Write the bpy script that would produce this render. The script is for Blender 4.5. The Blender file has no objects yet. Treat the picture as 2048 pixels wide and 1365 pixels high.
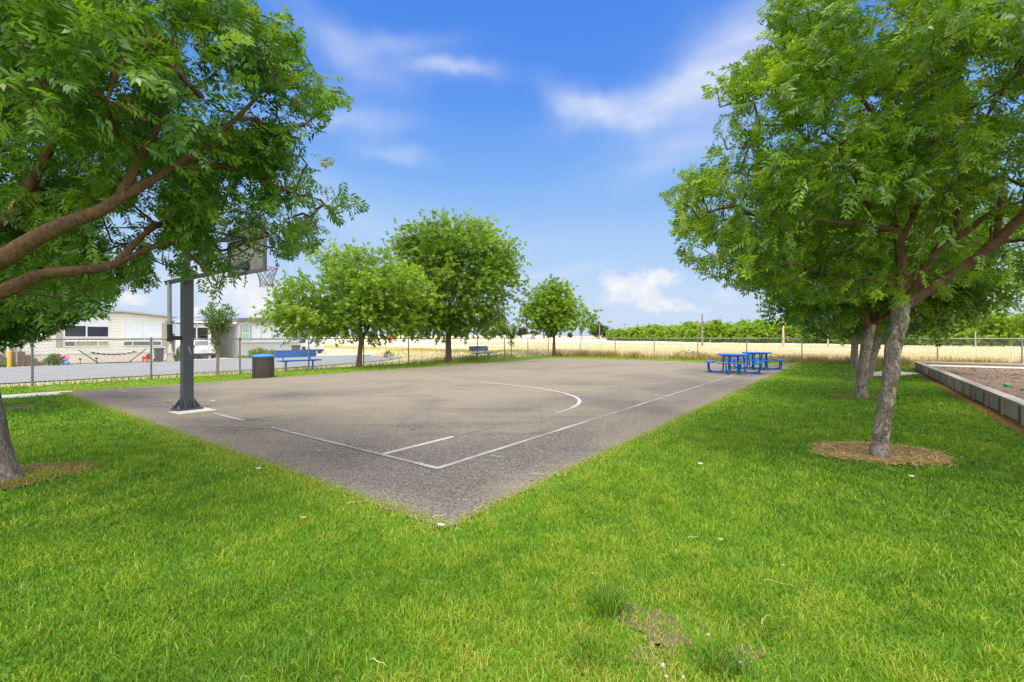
import bpy, math, random
import numpy as np
from mathutils import Vector, Matrix

random.seed(11)
rng = np.random.default_rng(11)
rad = math.radians
SC = bpy.context.scene
COL = SC.collection

# ------------------------------------------------------------------ surveying
FPX, HZ, CX, EYE = 910.0, 675.0, 1024.0, 1.45      # focal length / horizon of the photograph, eye height in metres
OUT_Z = -0.28                                       # the street, the yards and the field lie a little lower than the park lawn

def P(px, py, d):
    return Vector(((px - CX) / FPX * d, d, EYE - (py - HZ) / FPX * d))

def G(px, py, z=0.0):
    d = FPX * (EYE - z) / (py - HZ)
    return Vector(((px - CX) / FPX * d, d, z))

OX, OY = -0.505, 3.43                               # near corner of the court
AX, AY = 0.6, 0.8                                   # along the court
BX, BY = -0.8, 0.6                                  # across the court
COURT_ROT = math.atan2(AY, AX)

def CT(a, b, z=0.0):
    return Vector((OX + a * AX + b * BX, OY + a * AY + b * BY, z))

def toct(x, y):
    x = x - OX; y = y - OY
    return x * AX + y * AY, x * BX + y * BY

def FAC(px, py, b):
    """point of the upright plane 'b' seen at a pixel of the photograph -> (a, z)"""
    u = (px - CX) / FPX
    x0 = OX + b * BX; y0 = OY + b * BY
    a = (x0 - u * y0) / (u * AY - AX)
    d = y0 + a * AY
    return a, EYE - (py - HZ) / FPX * d

# ------------------------------------------------------------------ objects
def tag(o, label=None, cat=None, group=None, kind=None):
    if label: o['label'] = label
    if cat: o['category'] = cat
    if group: o['group'] = group
    if kind: o['kind'] = kind
    return o

def empty(name, loc=(0, 0, 0), rz=0.0, label=None, cat=None, group=None):
    o = bpy.data.objects.new(name, None)
    o.empty_display_size = 0.2
    COL.objects.link(o)
    o.location = loc
    o.rotation_euler = (0, 0, rz)
    return tag(o, label, cat, group)

def copy_tree(o, loc=None, rz=None, label=None, scale=None):
    def rec(src, par):
        c = src.copy()
        COL.objects.link(c)
        if par is not None:
            c.parent = par
        for ch in src.children:
            rec(ch, c)
        return c
    r = rec(o, None)
    if loc is not None: r.location = loc
    if rz is not None: r.rotation_euler = (0, 0, rz)
    if scale is not None: r.scale = (scale, scale, scale) if not hasattr(scale, '__len__') else scale
    if label: r['label'] = label
    return r

class MB:
    """collects simple shapes; build() links them as one mesh object"""
    def __init__(s):
        s.v = []; s.f = []
    def add(s, vs, fs):
        n = len(s.v)
        s.v.extend([tuple(v) for v in vs])
        s.f.extend([tuple(i + n for i in f) for f in fs])
        return s
    def box(s, c, size, rot=None, taper=1.0):
        hx, hy, hz = size[0] / 2, size[1] / 2, size[2] / 2
        vs = []
        for z, t in ((-hz, 1.0), (hz, taper)):
            for x, y in ((-hx, -hy), (hx, -hy), (hx, hy), (-hx, hy)):
                vs.append(Vector((x * t, y * t, z)))
        if rot is not None:
            vs = [rot @ v for v in vs]
        c = Vector(c)
        return s.add([v + c for v in vs], [(0, 3, 2, 1), (4, 5, 6, 7), (0, 1, 5, 4), (1, 2, 6, 5), (2, 3, 7, 6), (3, 0, 4, 7)])
    def bar(s, p, q, w, h, up=(0, 0, 1)):
        """box section from p to q"""
        p = Vector(p); q = Vector(q)
        d = (q - p); L = d.length; d.normalize()
        u = Vector(up)
        sx = d.cross(u)
        if sx.length < 1e-4:
            sx = d.cross(Vector((1, 0, 0)))
        sx.normalize(); uz = sx.cross(d)
        vs = []
        for e in (p, q):
            for a, b in ((-1, -1), (1, -1), (1, 1), (-1, 1)):
                vs.append(e + sx * (a * w / 2) + uz * (b * h / 2))
        return s.add(vs, [(0, 1, 2, 3), (7, 6, 5, 4), (0, 4, 5, 1), (1, 5, 6, 2), (2, 6, 7, 3), (3, 7, 4, 0)])
    def tube(s, pts, r, n=8, cap=True, closed=False):
        pts = [Vector(p) for p in pts]
        m = len(pts)
        if not hasattr(r, '__len__'):
            r = [r] * m
        vs = []; fs = []
        prev = None
        for i, p in enumerate(pts):
            if closed:
                d = pts[(i + 1) % m] - pts[i - 1]
            elif i == 0:
                d = pts[1] - pts[0]
            elif i == m - 1:
                d = pts[-1] - pts[-2]
            else:
                d = (pts[i + 1] - p).normalized() + (p - pts[i - 1]).normalized()
            if d.length < 1e-9:
                d = Vector((0, 0, 1))
            d.normalize()
            if prev is None:
                a = d.cross(Vector((0, 0, 1)) if abs(d.z) < 0.9 else Vector((1, 0, 0)))
            else:
                a = prev - d * prev.dot(d)
            if a.length < 1e-6:
                a = d.orthogonal()
            a.normalize(); prev = a
            b = d.cross(a)
            for k in range(n):
                t = 2 * math.pi * k / n
                vs.append(p + (a * math.cos(t) + b * math.sin(t)) * r[i])
        for i in range(m if closed else m - 1):
            j = (i + 1) % m
            for k in range(n):
                k2 = (k + 1) % n
                fs.append((i * n + k, i * n + k2, j * n + k2, j * n + k))
        if cap and not closed:
            fs.append(tuple(range(n - 1, -1, -1)))
            fs.append(tuple((m - 1) * n + k for k in range(n)))
        return s.add(vs, fs)
    def lathe(s, prof, c=(0, 0, 0), n=24, axis='z', sq=1.0):
        c = Vector(c)
        vs = []; fs = []
        for r, h in prof:
            for k in range(n):
                t = 2 * math.pi * k / n
                x, y = r * math.cos(t), r * math.sin(t) * sq
                if axis == 'z': v = Vector((x, y, h))
                elif axis == 'x': v = Vector((h, x, y))
                else: v = Vector((x, h, y))
                vs.append(c + v)
        m = len(prof)
        for i in range(m - 1):
            for k in range(n):
                k2 = (k + 1) % n
                fs.append((i * n + k, i * n + k2, (i + 1) * n + k2, (i + 1) * n + k))
        fs.append(tuple(range(n - 1, -1, -1)))
        fs.append(tuple((m - 1) * n + k for k in range(n)))
        return s.add(vs, fs)
    def prism(s, poly, z0, z1):
        n = len(poly)
        vs = [(p[0], p[1], z0) for p in poly] + [(p[0], p[1], z1) for p in poly]
        fs = [tuple(range(n - 1, -1, -1)), tuple(range(n, 2 * n))]
        for k in range(n):
            k2 = (k + 1) % n
            fs.append((k, k2, n + k2, n + k))
        return s.add(vs, fs)
    def sheet(s, poly):
        return s.add(poly, [tuple(range(len(poly)))])
    def build(s, name, mat, parent=None, smooth=False, bevel=0.0, loc=None):
        me = bpy.data.meshes.new(name)
        me.from_pydata([tuple(v) for v in s.v], [], s.f)
        me.update()
        if smooth:
            me.polygons.foreach_set('use_smooth', [True] * len(me.polygons))
            try:
                me.set_sharp_from_angle(angle=rad(42))
            except Exception:
                pass
        me.materials.append(mat)
        o = bpy.data.objects.new(name, me)
        COL.objects.link(o)
        if parent is not None: o.parent = parent
        if loc is not None: o.location = loc
        if bevel > 0:
            md = o.modifiers.new('edge', 'BEVEL')
            md.width = bevel; md.segments = 2; md.limit_method = 'ANGLE'; md.angle_limit = rad(40)
        return o

def mesh_np(name, V, F, mat, parent=None, attrs=None, smooth=False):
    """V (n,3); F (m,3) or (m,4)"""
    me = bpy.data.meshes.new(name)
    V = np.ascontiguousarray(V, dtype=np.float32)
    F = np.ascontiguousarray(F, dtype=np.int32)
    k = F.shape[1]
    me.vertices.add(len(V)); me.vertices.foreach_set('co', V.ravel())
    me.loops.add(F.size); me.loops.foreach_set('vertex_index', F.ravel())
    me.polygons.add(len(F))
    me.polygons.foreach_set('loop_start', np.arange(0, F.size, k, dtype=np.int32))
    me.polygons.foreach_set('loop_total', np.full(len(F), k, dtype=np.int32))
    if smooth:
        me.polygons.foreach_set('use_smooth', np.ones(len(F), dtype=bool))
    me.update(calc_edges=True)
    for nm, arr in (attrs or {}).items():
        at = me.attributes.new(nm, 'FLOAT', 'POINT')
        at.data.foreach_set('value', np.ascontiguousarray(arr, dtype=np.float32))
    me.materials.append(mat)
    o = bpy.data.objects.new(name, me)
    COL.objects.link(o)
    if parent is not None: o.parent = parent
    return o

def fbm2(x, y, seed=0, octaves=4, scale=1.0):
    """cheap smooth value noise, 0..1"""
    out = np.zeros_like(x, dtype=np.float64); amp = 0.5; tot = 0
    r = np.random.default_rng(seed)
    tab = r.random((64, 64))
    f = 1.0 / scale
    for o in range(octaves):
        u = x * f + 17.3 * o + 1000; v = y * f + 9.1 * o + 1000
        iu = np.floor(u).astype(int); iv = np.floor(v).astype(int)
        fu = u - iu; fv = v - iv
        fu = fu * fu * (3 - 2 * fu); fv = fv * fv * (3 - 2 * fv)
        a = tab[iu % 64, iv % 64]; b = tab[(iu + 1) % 64, iv % 64]
        c = tab[iu % 64, (iv + 1) % 64]; d = tab[(iu + 1) % 64, (iv + 1) % 64]
        out += amp * ((a * (1 - fu) + b * fu) * (1 - fv) + (c * (1 - fu) + d * fu) * fv)
        tot += amp; amp *= 0.5; f *= 2.03
    return out / tot

# ------------------------------------------------------------------ node helpers
class NT:
    def __init__(s, tree):
        s.t = tree; s.n = tree.nodes; s.l = tree.links
    def node(s, typ, **kw):
        n = s.n.new(typ)
        for k, v in kw.items(): setattr(n, k, v)
        return n
    def put(s, sock, v):
        if hasattr(v, 'is_linked') or hasattr(v, 'links'):
            s.l.new(v, sock)
        else:
            sock.default_value = v
    def math(s, op, a, b=0.0, c=0.0, clamp=False):
        n = s.node('ShaderNodeMath', operation=op, use_clamp=clamp)
        s.put(n.inputs[0], a); s.put(n.inputs[1], b); s.put(n.inputs[2], c)
        return n.outputs[0]
    def vmath(s, op, a, b=(0, 0, 0), out=0):
        n = s.node('ShaderNodeVectorMath', operation=op)
        s.put(n.inputs[0], a); s.put(n.inputs[1], b)
        return n.outputs['Value'] if out == 'v' else n.outputs[0]
    def noise(s, vec, scale, detail=4.0, rough=0.55, dist=0.0, col=False):
        n = s.node('ShaderNodeTexNoise')
        if vec is not None: s.l.new(vec, n.inputs['Vector'])
        n.inputs['Scale'].default_value = scale
        n.inputs['Detail'].default_value = detail
        n.inputs['Roughness'].default_value = rough
        n.inputs['Distortion'].default_value = dist
        return n.outputs['Color' if col else 'Fac']
    def ramp(s, fac, stops, interp='LINEAR'):
        n = s.node('ShaderNodeValToRGB')
        n.color_ramp.interpolation = interp
        e = n.color_ramp.elements
        while len(e) < len(stops): e.new(0.5)
        for i, (p, c) in enumerate(stops):
            e[i].position = p
            e[i].color = (c[0], c[1], c[2], 1.0) if hasattr(c, '__len__') else (c, c, c, 1.0)
        s.l.new(fac, n.inputs[0])
        return n.outputs[0]
    def mix(s, fac, a, b, blend='MIX'):
        n = s.node('ShaderNodeMix', data_type='RGBA', blend_type=blend)
        s.put(n.inputs['Factor'], fac)
        for k, v in ((6, a), (7, b)):
            if hasattr(v, 'links'): s.l.new(v, n.inputs[k])
            else: n.inputs[k].default_value = (v[0], v[1], v[2], 1.0)
        return n.outputs[2]
    def mapr(s, v, a, b, c=0.0, d=1.0, smooth=False):
        n = s.node('ShaderNodeMapRange')
        if smooth: n.interpolation_type = 'SMOOTHSTEP'
        s.put(n.inputs[0], v)
        for i, x in enumerate((a, b, c, d)): n.inputs[1 + i].default_value = x
        return n.outputs[0]
    def mapping(s, vec, scale=(1, 1, 1), rot=(0, 0, 0), loc=(0, 0, 0)):
        n = s.node('ShaderNodeMapping')
        s.l.new(vec, n.inputs[0])
        n.inputs['Scale'].default_value = scale; n.inputs['Rotation'].default_value = rot; n.inputs['Location'].default_value = loc
        return n.outputs[0]

def new_mat(name):
    m = bpy.data.materials.new(name)
    m.use_nodes = True
    t = NT(m.node_tree)
    bs = m.node_tree.nodes['Principled BSDF']
    return m, t, bs

def objco(t):
    return t.node('ShaderNodeTexCoord').outputs['Object']

def bump(t, bs, h, strength=0.3, dist=0.02):
    b = t.node('ShaderNodeBump')
    b.inputs['Strength'].default_value = strength
    b.inputs['Distance'].default_value = dist
    t.l.new(h, b.inputs['Height'])
    t.l.new(b.outputs[0], bs.inputs['Normal'])

def pm(name, c1, c2=None, scale=3.0, rough=0.6, metal=0.0, bmp=0.0, bscale=30.0, stretch=(1, 1, 1), spec=0.4, dist=0.01, lo=0.3, hi=0.7):
    """painted / plain surface with procedural tone variation"""
    m, t, bs = new_mat(name)
    c2 = c2 or tuple(x * 0.75 for x in c1)
    v = t.mapping(objco(t), stretch)
    f = t.noise(v, scale, 5.0, 0.6)
    f2 = t.noise(v, scale * 7.3, 3.0, 0.6)
    f = t.math('ADD', t.math('MULTIPLY', f, 0.72), t.math('MULTIPLY', f2, 0.28))
    t.l.new(t.ramp(f, [(lo, c2), (hi, c1)]), bs.inputs['Base Color'])
    bs.inputs['Roughness'].default_value = rough
    t.l.new(t.mapr(f2, 0.2, 0.8, max(0.02, rough - 0.1), min(1, rough + 0.1)), bs.inputs['Roughness'])
    bs.inputs['Metallic'].default_value = metal
    bs.inputs['Specular IOR Level'].default_value = spec
    if bmp > 0:
        bump(t, bs, t.noise(v, bscale, 4.0, 0.6), bmp, dist)
    return m

# ------------------------------------------------------------------ camera, light, sky
cam = bpy.data.cameras.new('camera')
cam_o = bpy.data.objects.new('camera', cam)
COL.objects.link(cam_o)
cam_o.location = (0, 0, EYE)
cam_o.rotation_euler = (rad(90), 0, 0)
cam.sensor_width = 36.0
cam.lens = FPX / 2048 * 36.0
cam.shift_y = -(682.5 - HZ) / 2048
cam.clip_start = 0.05
cam.clip_end = 6000
SC.camera = cam_o

SUN_DIR = Vector((-0.10, -0.56, 1.25)).normalized()      # towards the sun
sun = bpy.data.lights.new('sun', 'SUN')
sun.energy = 2.3
sun.angle = rad(18)
sun.color = (1.0, 0.955, 0.88)
sun_o = bpy.data.objects.new('sun', sun)
COL.objects.link(sun_o)
sun_o.rotation_euler = (-SUN_DIR).to_track_quat('-Z', 'Y').to_euler()

W = bpy.data.worlds.new('World')
SC.world = W
W.use_nodes = True
t = NT(W.node_tree)
bg = W.node_tree.nodes['Background']
sky = t.node('ShaderNodeTexSky', sky_type='NISHITA')
sky.sun_disc = False
sky.sun_elevation = math.asin(SUN_DIR.z)
sky.sun_rotation = math.atan2(SUN_DIR.x, SUN_DIR.y)
sky.air_density = 1.0; sky.dust_density = 0.4; sky.ozone_density = 2.0
tc = t.node('ShaderNodeTexCoord').outputs['Generated']
nrm = t.vmath('NORMALIZE', tc)
sep = t.node('ShaderNodeSeparateXYZ'); t.l.new(nrm, sep.inputs[0])
el = t.mapr(sep.outputs[2], -0.02, 1.0)
grad = t.ramp(el, [(0.0, (0.64, 0.75, 0.96)), (0.10, (0.59, 0.745, 0.98)), (0.22, (0.41, 0.64, 0.99)), (0.35, (0.22, 0.475, 0.98)),
                   (0.48, (0.108, 0.325, 0.94)), (0.62, (0.072, 0.26, 0.89)), (1.0, (0.035, 0.15, 0.62))])
skyc = t.mix(0.9, t.mix(1.0, sky.outputs[0], (0.09, 0.09, 0.09), 'MULTIPLY'), grad)

# clouds: soft wisps high up and small cumulus low down, each at its own direction
warp = t.vmath('SUBTRACT', t.noise(nrm, 3.2, 4.0, 0.6, col=True), (0.5, 0.5, 0.5))
warp_s = t.node('ShaderNodeVectorMath', operation='SCALE'); t.l.new(warp, warp_s.inputs[0]); warp_s.inputs['Scale'].default_value = 0.16
wdir = t.vmath('ADD', nrm, warp_s.outputs[0])
warp2 = t.vmath('SUBTRACT', t.noise(nrm, 16.0, 5.0, 0.6, col=True), (0.5, 0.5, 0.5))
warp_t = t.node('ShaderNodeVectorMath', operation='SCALE'); t.l.new(warp2, warp_t.inputs[0]); warp_t.inputs['Scale'].default_value = 0.07
pdir = t.vmath('ADD', nrm, warp_t.outputs[0])

def sky_blob(src, px, py, su, sv, rot, k):
    c = (P(px, py, 1.0) - Vector((0, 0, EYE))).normalized()
    e1 = Vector((c.y, -c.x, 0)).normalized(); e2 = e1.cross(c)
    if e2.z < 0: e2 = -e2
    r = rad(rot)
    u = e1 * math.cos(r) + e2 * math.sin(r); v = -e1 * math.sin(r) + e2 * math.cos(r)
    sc = c.y / FPX
    du = t.vmath('DOT_PRODUCT', src, tuple(u / (su * sc)), out='v')
    dv = t.vmath('DOT_PRODUCT', src, tuple(v / (sv * sc)), out='v')
    cf = t.vmath('DOT_PRODUCT', src, tuple(c), out='v')
    q = t.math('ADD', t.math('POWER', du, 2.0), t.math('POWER', dv, 2.0))
    g = t.math('EXPONENT', t.math('MULTIPLY', q, -1.0))
    g = t.math('MULTIPLY', g, t.math('GREATER_THAN', cf, 0.2))
    return t.math('MULTIPLY', g, k)

WISPS = [(905, 142, 80, 17, -4, .75), (1175, 200, 75, 26, -28, .75), (1290, 195, 120, 34, 10, .65), (1420, 130, 130, 70, 24, .5),
         (1500, 60, 120, 70, 40, .55), (705, 250, 105, 26, 4, .55), (785, 318, 66, 15, -6, .45), (790, 85, 120, 24, 8, .38), (660, 75, 140, 30, -24, .30), (740, 170, 200, 40, 10, .15),
         (1370, 285, 150, 46, 14, .45), (1090, 552, 120, 12, 4, .35), (700, 420, 160, 50, -14, .32), (1000, 480, 200, 30, 0, .12), (1960, 560, 160, 30, 5, .3),
         (300, 560, 220, 40, 0, .3)]
PUFFS = [(1262, 575, 72, 30, -12, 1.0), (1328, 554, 42, 18, 0, .92), (1335, 610, 50, 10, -6, .55), (1225, 600, 36, 13, 0, .5), (1450, 592, 44, 24, 0, .5), (1390, 616, 34, 9, 0, .5),
         (480, 580, 115, 40, -14, 1.0), (575, 596, 80, 34, -18, .95), (560, 640, 120, 40, 0, .7), (240, 606, 46, 12, 0, .8), (405, 622, 34, 15, 0, .7), (275, 600, 22, 10, 0, .6),
         (2012, 612, 36, 13, 4, .7), (1970, 618, 24, 8, 0, .5), (700, 640, 90, 26, 0, .6), (1120, 640, 160, 16, 0, .35)]
wsum = None
for w in WISPS:
    g = sky_blob(wdir, *w); wsum = g if wsum is None else t.math('ADD', wsum, g)
psum = None
for w in PUFFS:
    g = sky_blob(pdir, *w); psum = g if psum is None else t.math('ADD', psum, g)
streak = t.noise(t.mapping(nrm, (2.5, 2.5, 9.0), (0.25, 0.12, 0.0)), 2.4, 6.0, 0.6)
wfac = t.math('MULTIPLY', wsum, t.mapr(streak, 0.25, 0.75, 0.55, 1.2), clamp=True)
puff = t.noise(nrm, 22.0, 7.0, 0.62)
pfac = t.math('ADD', psum, t.math('MULTIPLY', t.math('SUBTRACT', puff, 0.5), 0.95))
pfac = t.mapr(pfac, 0.28, 1.0, 0.0, 0.93, smooth=True)
ptone = t.mix(t.mapr(t.noise(nrm, 30.0, 4.0, 0.5), 0.35, 0.65), (0.80, 0.84, 0.93), (0.97, 0.97, 0.97))
cl = t.mix(t.math('MULTIPLY', wfac, 0.85), skyc, (0.80, 0.86, 0.99))
cl = t.mix(pfac, cl, ptone)
# unseen bright broken cloud overhead and behind the viewer, added as fill light
fill_veil = t.math('MULTIPLY', t.mapr(sep.outputs[2], 0.60, 0.80, 0.0, 1.0, smooth=True), t.mapr(t.noise(nrm, 2.2, 5.0, 0.6), 0.30, 0.55, 0.35, 1.0))
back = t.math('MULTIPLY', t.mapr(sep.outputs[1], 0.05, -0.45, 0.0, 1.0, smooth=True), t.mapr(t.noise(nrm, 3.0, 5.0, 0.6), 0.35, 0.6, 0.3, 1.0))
cl = t.mix(t.math('MAXIMUM', fill_veil, t.math('MULTIPLY', back, 0.9)), cl, (3.6, 3.55, 3.4))
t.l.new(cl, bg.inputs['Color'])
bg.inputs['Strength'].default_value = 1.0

SC.view_settings.view_transform = 'Standard'
SC.view_settings.look = 'None'
SC.view_settings.exposure = 0.0
SC.view_settings.gamma = 1.0
SC.view_settings.use_curve_mapping = False
SC.cycles.max_bounces = 8
SC.cycles.diffuse_bounces = 3
SC.cycles.transmission_bounces = 4
SC.cycles.transparent_max_bounces = 8
SC.cycles.use_denoising = True
SC.cycles.denoising_prefilter = 'NONE'
# ------------------------------------------------------------------ plant materials
def leaf_mat(name, stops, transl=0.45, rough=0.36, spec=0.5):
    m, t, bs = new_mat(name)
    at = t.node('ShaderNodeAttribute', attribute_name='tint')
    c = t.ramp(at.outputs['Fac'], stops)
    t.l.new(c, bs.inputs['Base Color'])
    bs.inputs['Roughness'].default_value = rough
    bs.inputs['Specular IOR Level'].default_value = spec
    tr = t.node('ShaderNodeBsdfTranslucent')
    t.l.new(t.mix(1.0, c, (1.15, 1.1, 0.55), 'MULTIPLY'), tr.inputs['Color'])
    mx = t.node('ShaderNodeMixShader')
    mx.inputs[0].default_value = transl
    t.l.new(bs.outputs[0], mx.inputs[1]); t.l.new(tr.outputs[0], mx.inputs[2])
    out = [n for n in t.n if n.type == 'OUTPUT_MATERIAL'][0]
    t.l.new(mx.outputs[0], out.inputs[0])
    return m

M = {}
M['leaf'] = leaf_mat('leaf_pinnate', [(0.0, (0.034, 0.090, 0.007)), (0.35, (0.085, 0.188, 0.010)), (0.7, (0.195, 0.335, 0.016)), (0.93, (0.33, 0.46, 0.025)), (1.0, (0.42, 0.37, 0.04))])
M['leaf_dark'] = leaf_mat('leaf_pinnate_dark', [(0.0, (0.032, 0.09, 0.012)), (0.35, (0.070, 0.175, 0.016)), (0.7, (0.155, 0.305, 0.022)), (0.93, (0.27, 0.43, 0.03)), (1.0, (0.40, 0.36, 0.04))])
M['leaf_ash'] = leaf_mat('leaf_ash', [(0.0, (0.055, 0.12, 0.010)), (0.35, (0.125, 0.24, 0.014)), (0.7, (0.23, 0.385, 0.022)), (1.0, (0.36, 0.50, 0.035))])
M['leaf_orchard'] = leaf_mat('leaf_orchard', [(0.0, (0.09, 0.18, 0.012)), (0.4, (0.19, 0.335, 0.022)), (0.8, (0.32, 0.48, 0.035)), (1.0, (0.42, 0.55, 0.05))])
M['leaf_far'] = leaf_mat('leaf_far', [(0.0, (0.03, 0.055, 0.022)), (0.5, (0.07, 0.10, 0.04)), (1.0, (0.12, 0.15, 0.07))])
M['grass'] = leaf_mat('grass_blade', [(0.0, (0.026, 0.078, 0.008)), (0.3, (0.082, 0.198, 0.011)), (0.62, (0.180, 0.325, 0.015)), (0.86, (0.305, 0.425, 0.028)), (0.93, (0.42, 0.40, 0.08)), (1.0, (0.52, 0.40, 0.16))], 0.3, 0.5, 0.25)
M['straw_blade'] = leaf_mat('straw_blade', [(0.0, (0.38, 0.24, 0.09)), (0.5, (0.62, 0.43, 0.18)), (1.0, (0.74, 0.57, 0.30))], 0.2, 0.7, 0.15)
M['weed'] = leaf_mat('weed_green', [(0.0, (0.07, 0.13, 0.02)), (0.5, (0.18, 0.27, 0.03)), (0.8, (0.36, 0.36, 0.08)), (1.0, (0.55, 0.44, 0.18))], 0.3, 0.6, 0.2)
M['weed_dry'] = leaf_mat('weed_dry', [(0.0, (0.20, 0.14, 0.055)), (0.5, (0.40, 0.28, 0.085)), (0.8, (0.55, 0.41, 0.14)), (1.0, (0.30, 0.30, 0.06))], 0.3, 0.7, 0.15)
M['field_blade'] = leaf_mat('field_straw', [(0.0, (0.47, 0.38, 0.22)), (0.5, (0.66, 0.57, 0.39)), (1.0, (0.74, 0.66, 0.50))], 0.3, 0.7, 0.15)
M['field_green'] = leaf_mat('field_green', [(0.0, (0.22, 0.24, 0.04)), (0.5, (0.45, 0.40, 0.12)), (1.0, (0.68, 0.55, 0.28))], 0.3, 0.7, 0.15)

def lawn_mat():
    m, t, bs = new_mat('lawn')
    v = objco(t)
    f = t.noise(v, 0.9, 6.0, 0.65); f2 = t.noise(v, 60.0, 4.0, 0.7); f3 = t.noise(v, 9.0, 4.0, 0.6)
    c = t.ramp(f2, [(0.25, (0.028, 0.065, 0.010)), (0.5, (0.070, 0.15, 0.014)), (0.75, (0.15, 0.24, 0.022))])
    c = t.mix(t.mapr(f, 0.35, 0.7, 0.0, 0.55), c, (0.17, 0.34, 0.014))
    c = t.mix(t.mapr(f3, 0.58, 0.75, 0.0, 0.35), c, (0.22, 0.20, 0.07))
    t.l.new(c, bs.inputs['Base Color'])
    bs.inputs['Roughness'].default_value = 0.9
    bs.inputs['Specular IOR Level'].default_value = 0.1
    bump(t, bs, f2, 0.6, 0.02)
    return m
M['lawn'] = lawn_mat()

def ground_mat(name, c1, c2, c3, s=0.8):
    m, t, bs = new_mat(name)
    v = objco(t)
    f = t.noise(v, s, 6.0, 0.65); f2 = t.noise(v, s * 26, 4.0, 0.7)
    c = t.mix(t.mapr(f, 0.35, 0.65), c1, c2)
    c = t.mix(t.mapr(f2, 0.5, 0.72, 0.0, 0.7), c, c3)
    t.l.new(c, bs.inputs['Base Color'])
    bs.inputs['Roughness'].default_value = 0.95
    bs.inputs['Specular IOR Level'].default_value = 0.1
    bump(t, bs, f2, 0.7, 0.03)
    return m
M['outer'] = ground_mat('dry_ground', (0.40, 0.33, 0.20), (0.33, 0.33, 0.12), (0.50, 0.44, 0.33))
M['straw'] = ground_mat('straw_mulch', (0.50, 0.34, 0.145), (0.62, 0.44, 0.20), (0.26, 0.16, 0.07), 12.0)
M['bark_mulch'] = ground_mat('bark_mulch', (0.17, 0.115, 0.085), (0.24, 0.175, 0.13), (0.11, 0.075, 0.058), 1.6)
M['needle'] = ground_mat('needle_litter', (0.17, 0.10, 0.045), (0.23, 0.14, 0.055), (0.13, 0.075, 0.04), 4.0)
M['bare'] = ground_mat('bare_soil', (0.24, 0.19, 0.11), (0.15, 0.16, 0.04), (0.36, 0.30, 0.20), 9.0)
M['hill'] = ground_mat('hill', (0.62, 0.50, 0.27), (0.52, 0.45, 0.24), (0.45, 0.42, 0.25), 0.012)

def field_mat():
    m, t, bs = new_mat('dry_field')
    v = objco(t)
    f = t.noise(t.mapping(v, (1, 1, 1)), 0.10, 6.0, 0.6); f2 = t.noise(v, 9.0, 5.0, 0.7)
    c = t.ramp(f, [(0.3, (0.64, 0.55, 0.385)), (0.7, (0.72, 0.635, 0.475))])
    c = t.mix(t.mapr(f2, 0.3, 0.7, 0.0, 0.5), c, (0.58, 0.46, 0.25))
    t.l.new(c, bs.inputs['Base Color'])
    bs.inputs['Roughness'].default_value = 0.95
    bs.inputs['Specular IOR Level'].default_value = 0.05
    bump(t, bs, f2, 0.8, 0.1)
    return m
M['field'] = field_mat()

def asphalt_color(t):
    v = objco(t)
    speck = t.math('ADD', t.math('MULTIPLY', t.noise(v, 48.0, 4.0, 0.8), 0.75), t.math('MULTIPLY', t.noise(v, 150.0, 2.0, 0.7), 0.25))
    grit = t.node('ShaderNodeTexVoronoi'); grit.inputs['Scale'].default_value = 75.0; t.l.new(v, grit.inputs['Vector'])
    big = t.noise(t.mapping(v, (1.0, 1.0, 1.0), (0, 0, -COURT_ROT)), 0.33, 5.0, 0.6, 0.8)
    mid = t.noise(v, 1.3, 5.0, 0.65, 0.5)
    st = t.noise(t.mapping(v, (0.25, 2.2, 1), (0, 0, -COURT_ROT + 0.35)), 0.9, 4.0, 0.6)
    # drifted dust lies on the middle of the slab, cleaner dark surface near the edges
    sepv = t.node('ShaderNodeSeparateXYZ')
    cc = t.mapping(v, (1, 1, 1), (0, 0, -COURT_ROT), tuple(-Vector((OX * AX + OY * AY, OX * BX + OY * BY, 0))))
    t.l.new(cc, sepv.inputs[0])
    la = t.mapr(sepv.outputs[0], 0.5, 6.0, 0, 1, True); lb = t.mapr(sepv.outputs[1], 0.5, 6.0, 0, 1, True)
    dust = t.math('MULTIPLY', t.math('MULTIPLY_ADD', la, 0.5, 0.5), t.math('MULTIPLY_ADD', lb, 0.6, 0.4))
    dust = t.math('ADD', t.math('MULTIPLY', dust, 1.0), t.math('MULTIPLY', t.math('SUBTRACT', big, 0.5), 2.1))
    dust = t.math('ADD', dust, t.math('MULTIPLY', t.math('SUBTRACT', mid, 0.5), 0.5))
    dust = t.math('SUBTRACT', dust, t.mapr(st, 0.5, 0.75, 0.0, 0.45))
    edge = t.math('MINIMUM', sepv.outputs[0], sepv.outputs[1])
    dust = t.math('ADD', dust, t.mapr(t.math('ADD', edge, t.math('MULTIPLY', t.math('SUBTRACT', mid, 0.5), 0.9)), 0.55, 0.0, 0.0, 0.5))
    dark = t.ramp(speck, [(0.38, (0.024, 0.021, 0.020)), (0.46, (0.076, 0.067, 0.060)), (0.54, (0.130, 0.114, 0.100)), (0.64, (0.33, 0.30, 0.265))])
    tan = t.ramp(speck, [(0.36, (0.125, 0.101, 0.073)), (0.5, (0.215, 0.177, 0.131)), (0.64, (0.31, 0.26, 0.20))])
    c = t.mix(t.mapr(dust, 0.05, 0.95, 0.0, 1.0), dark, tan)
    c = t.mix(t.mapr(grit.outputs['Distance'], 0.0, 0.35, 0.5, 0.0), c, (0.065, 0.060, 0.057))
    return c, speck, mid, v

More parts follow.
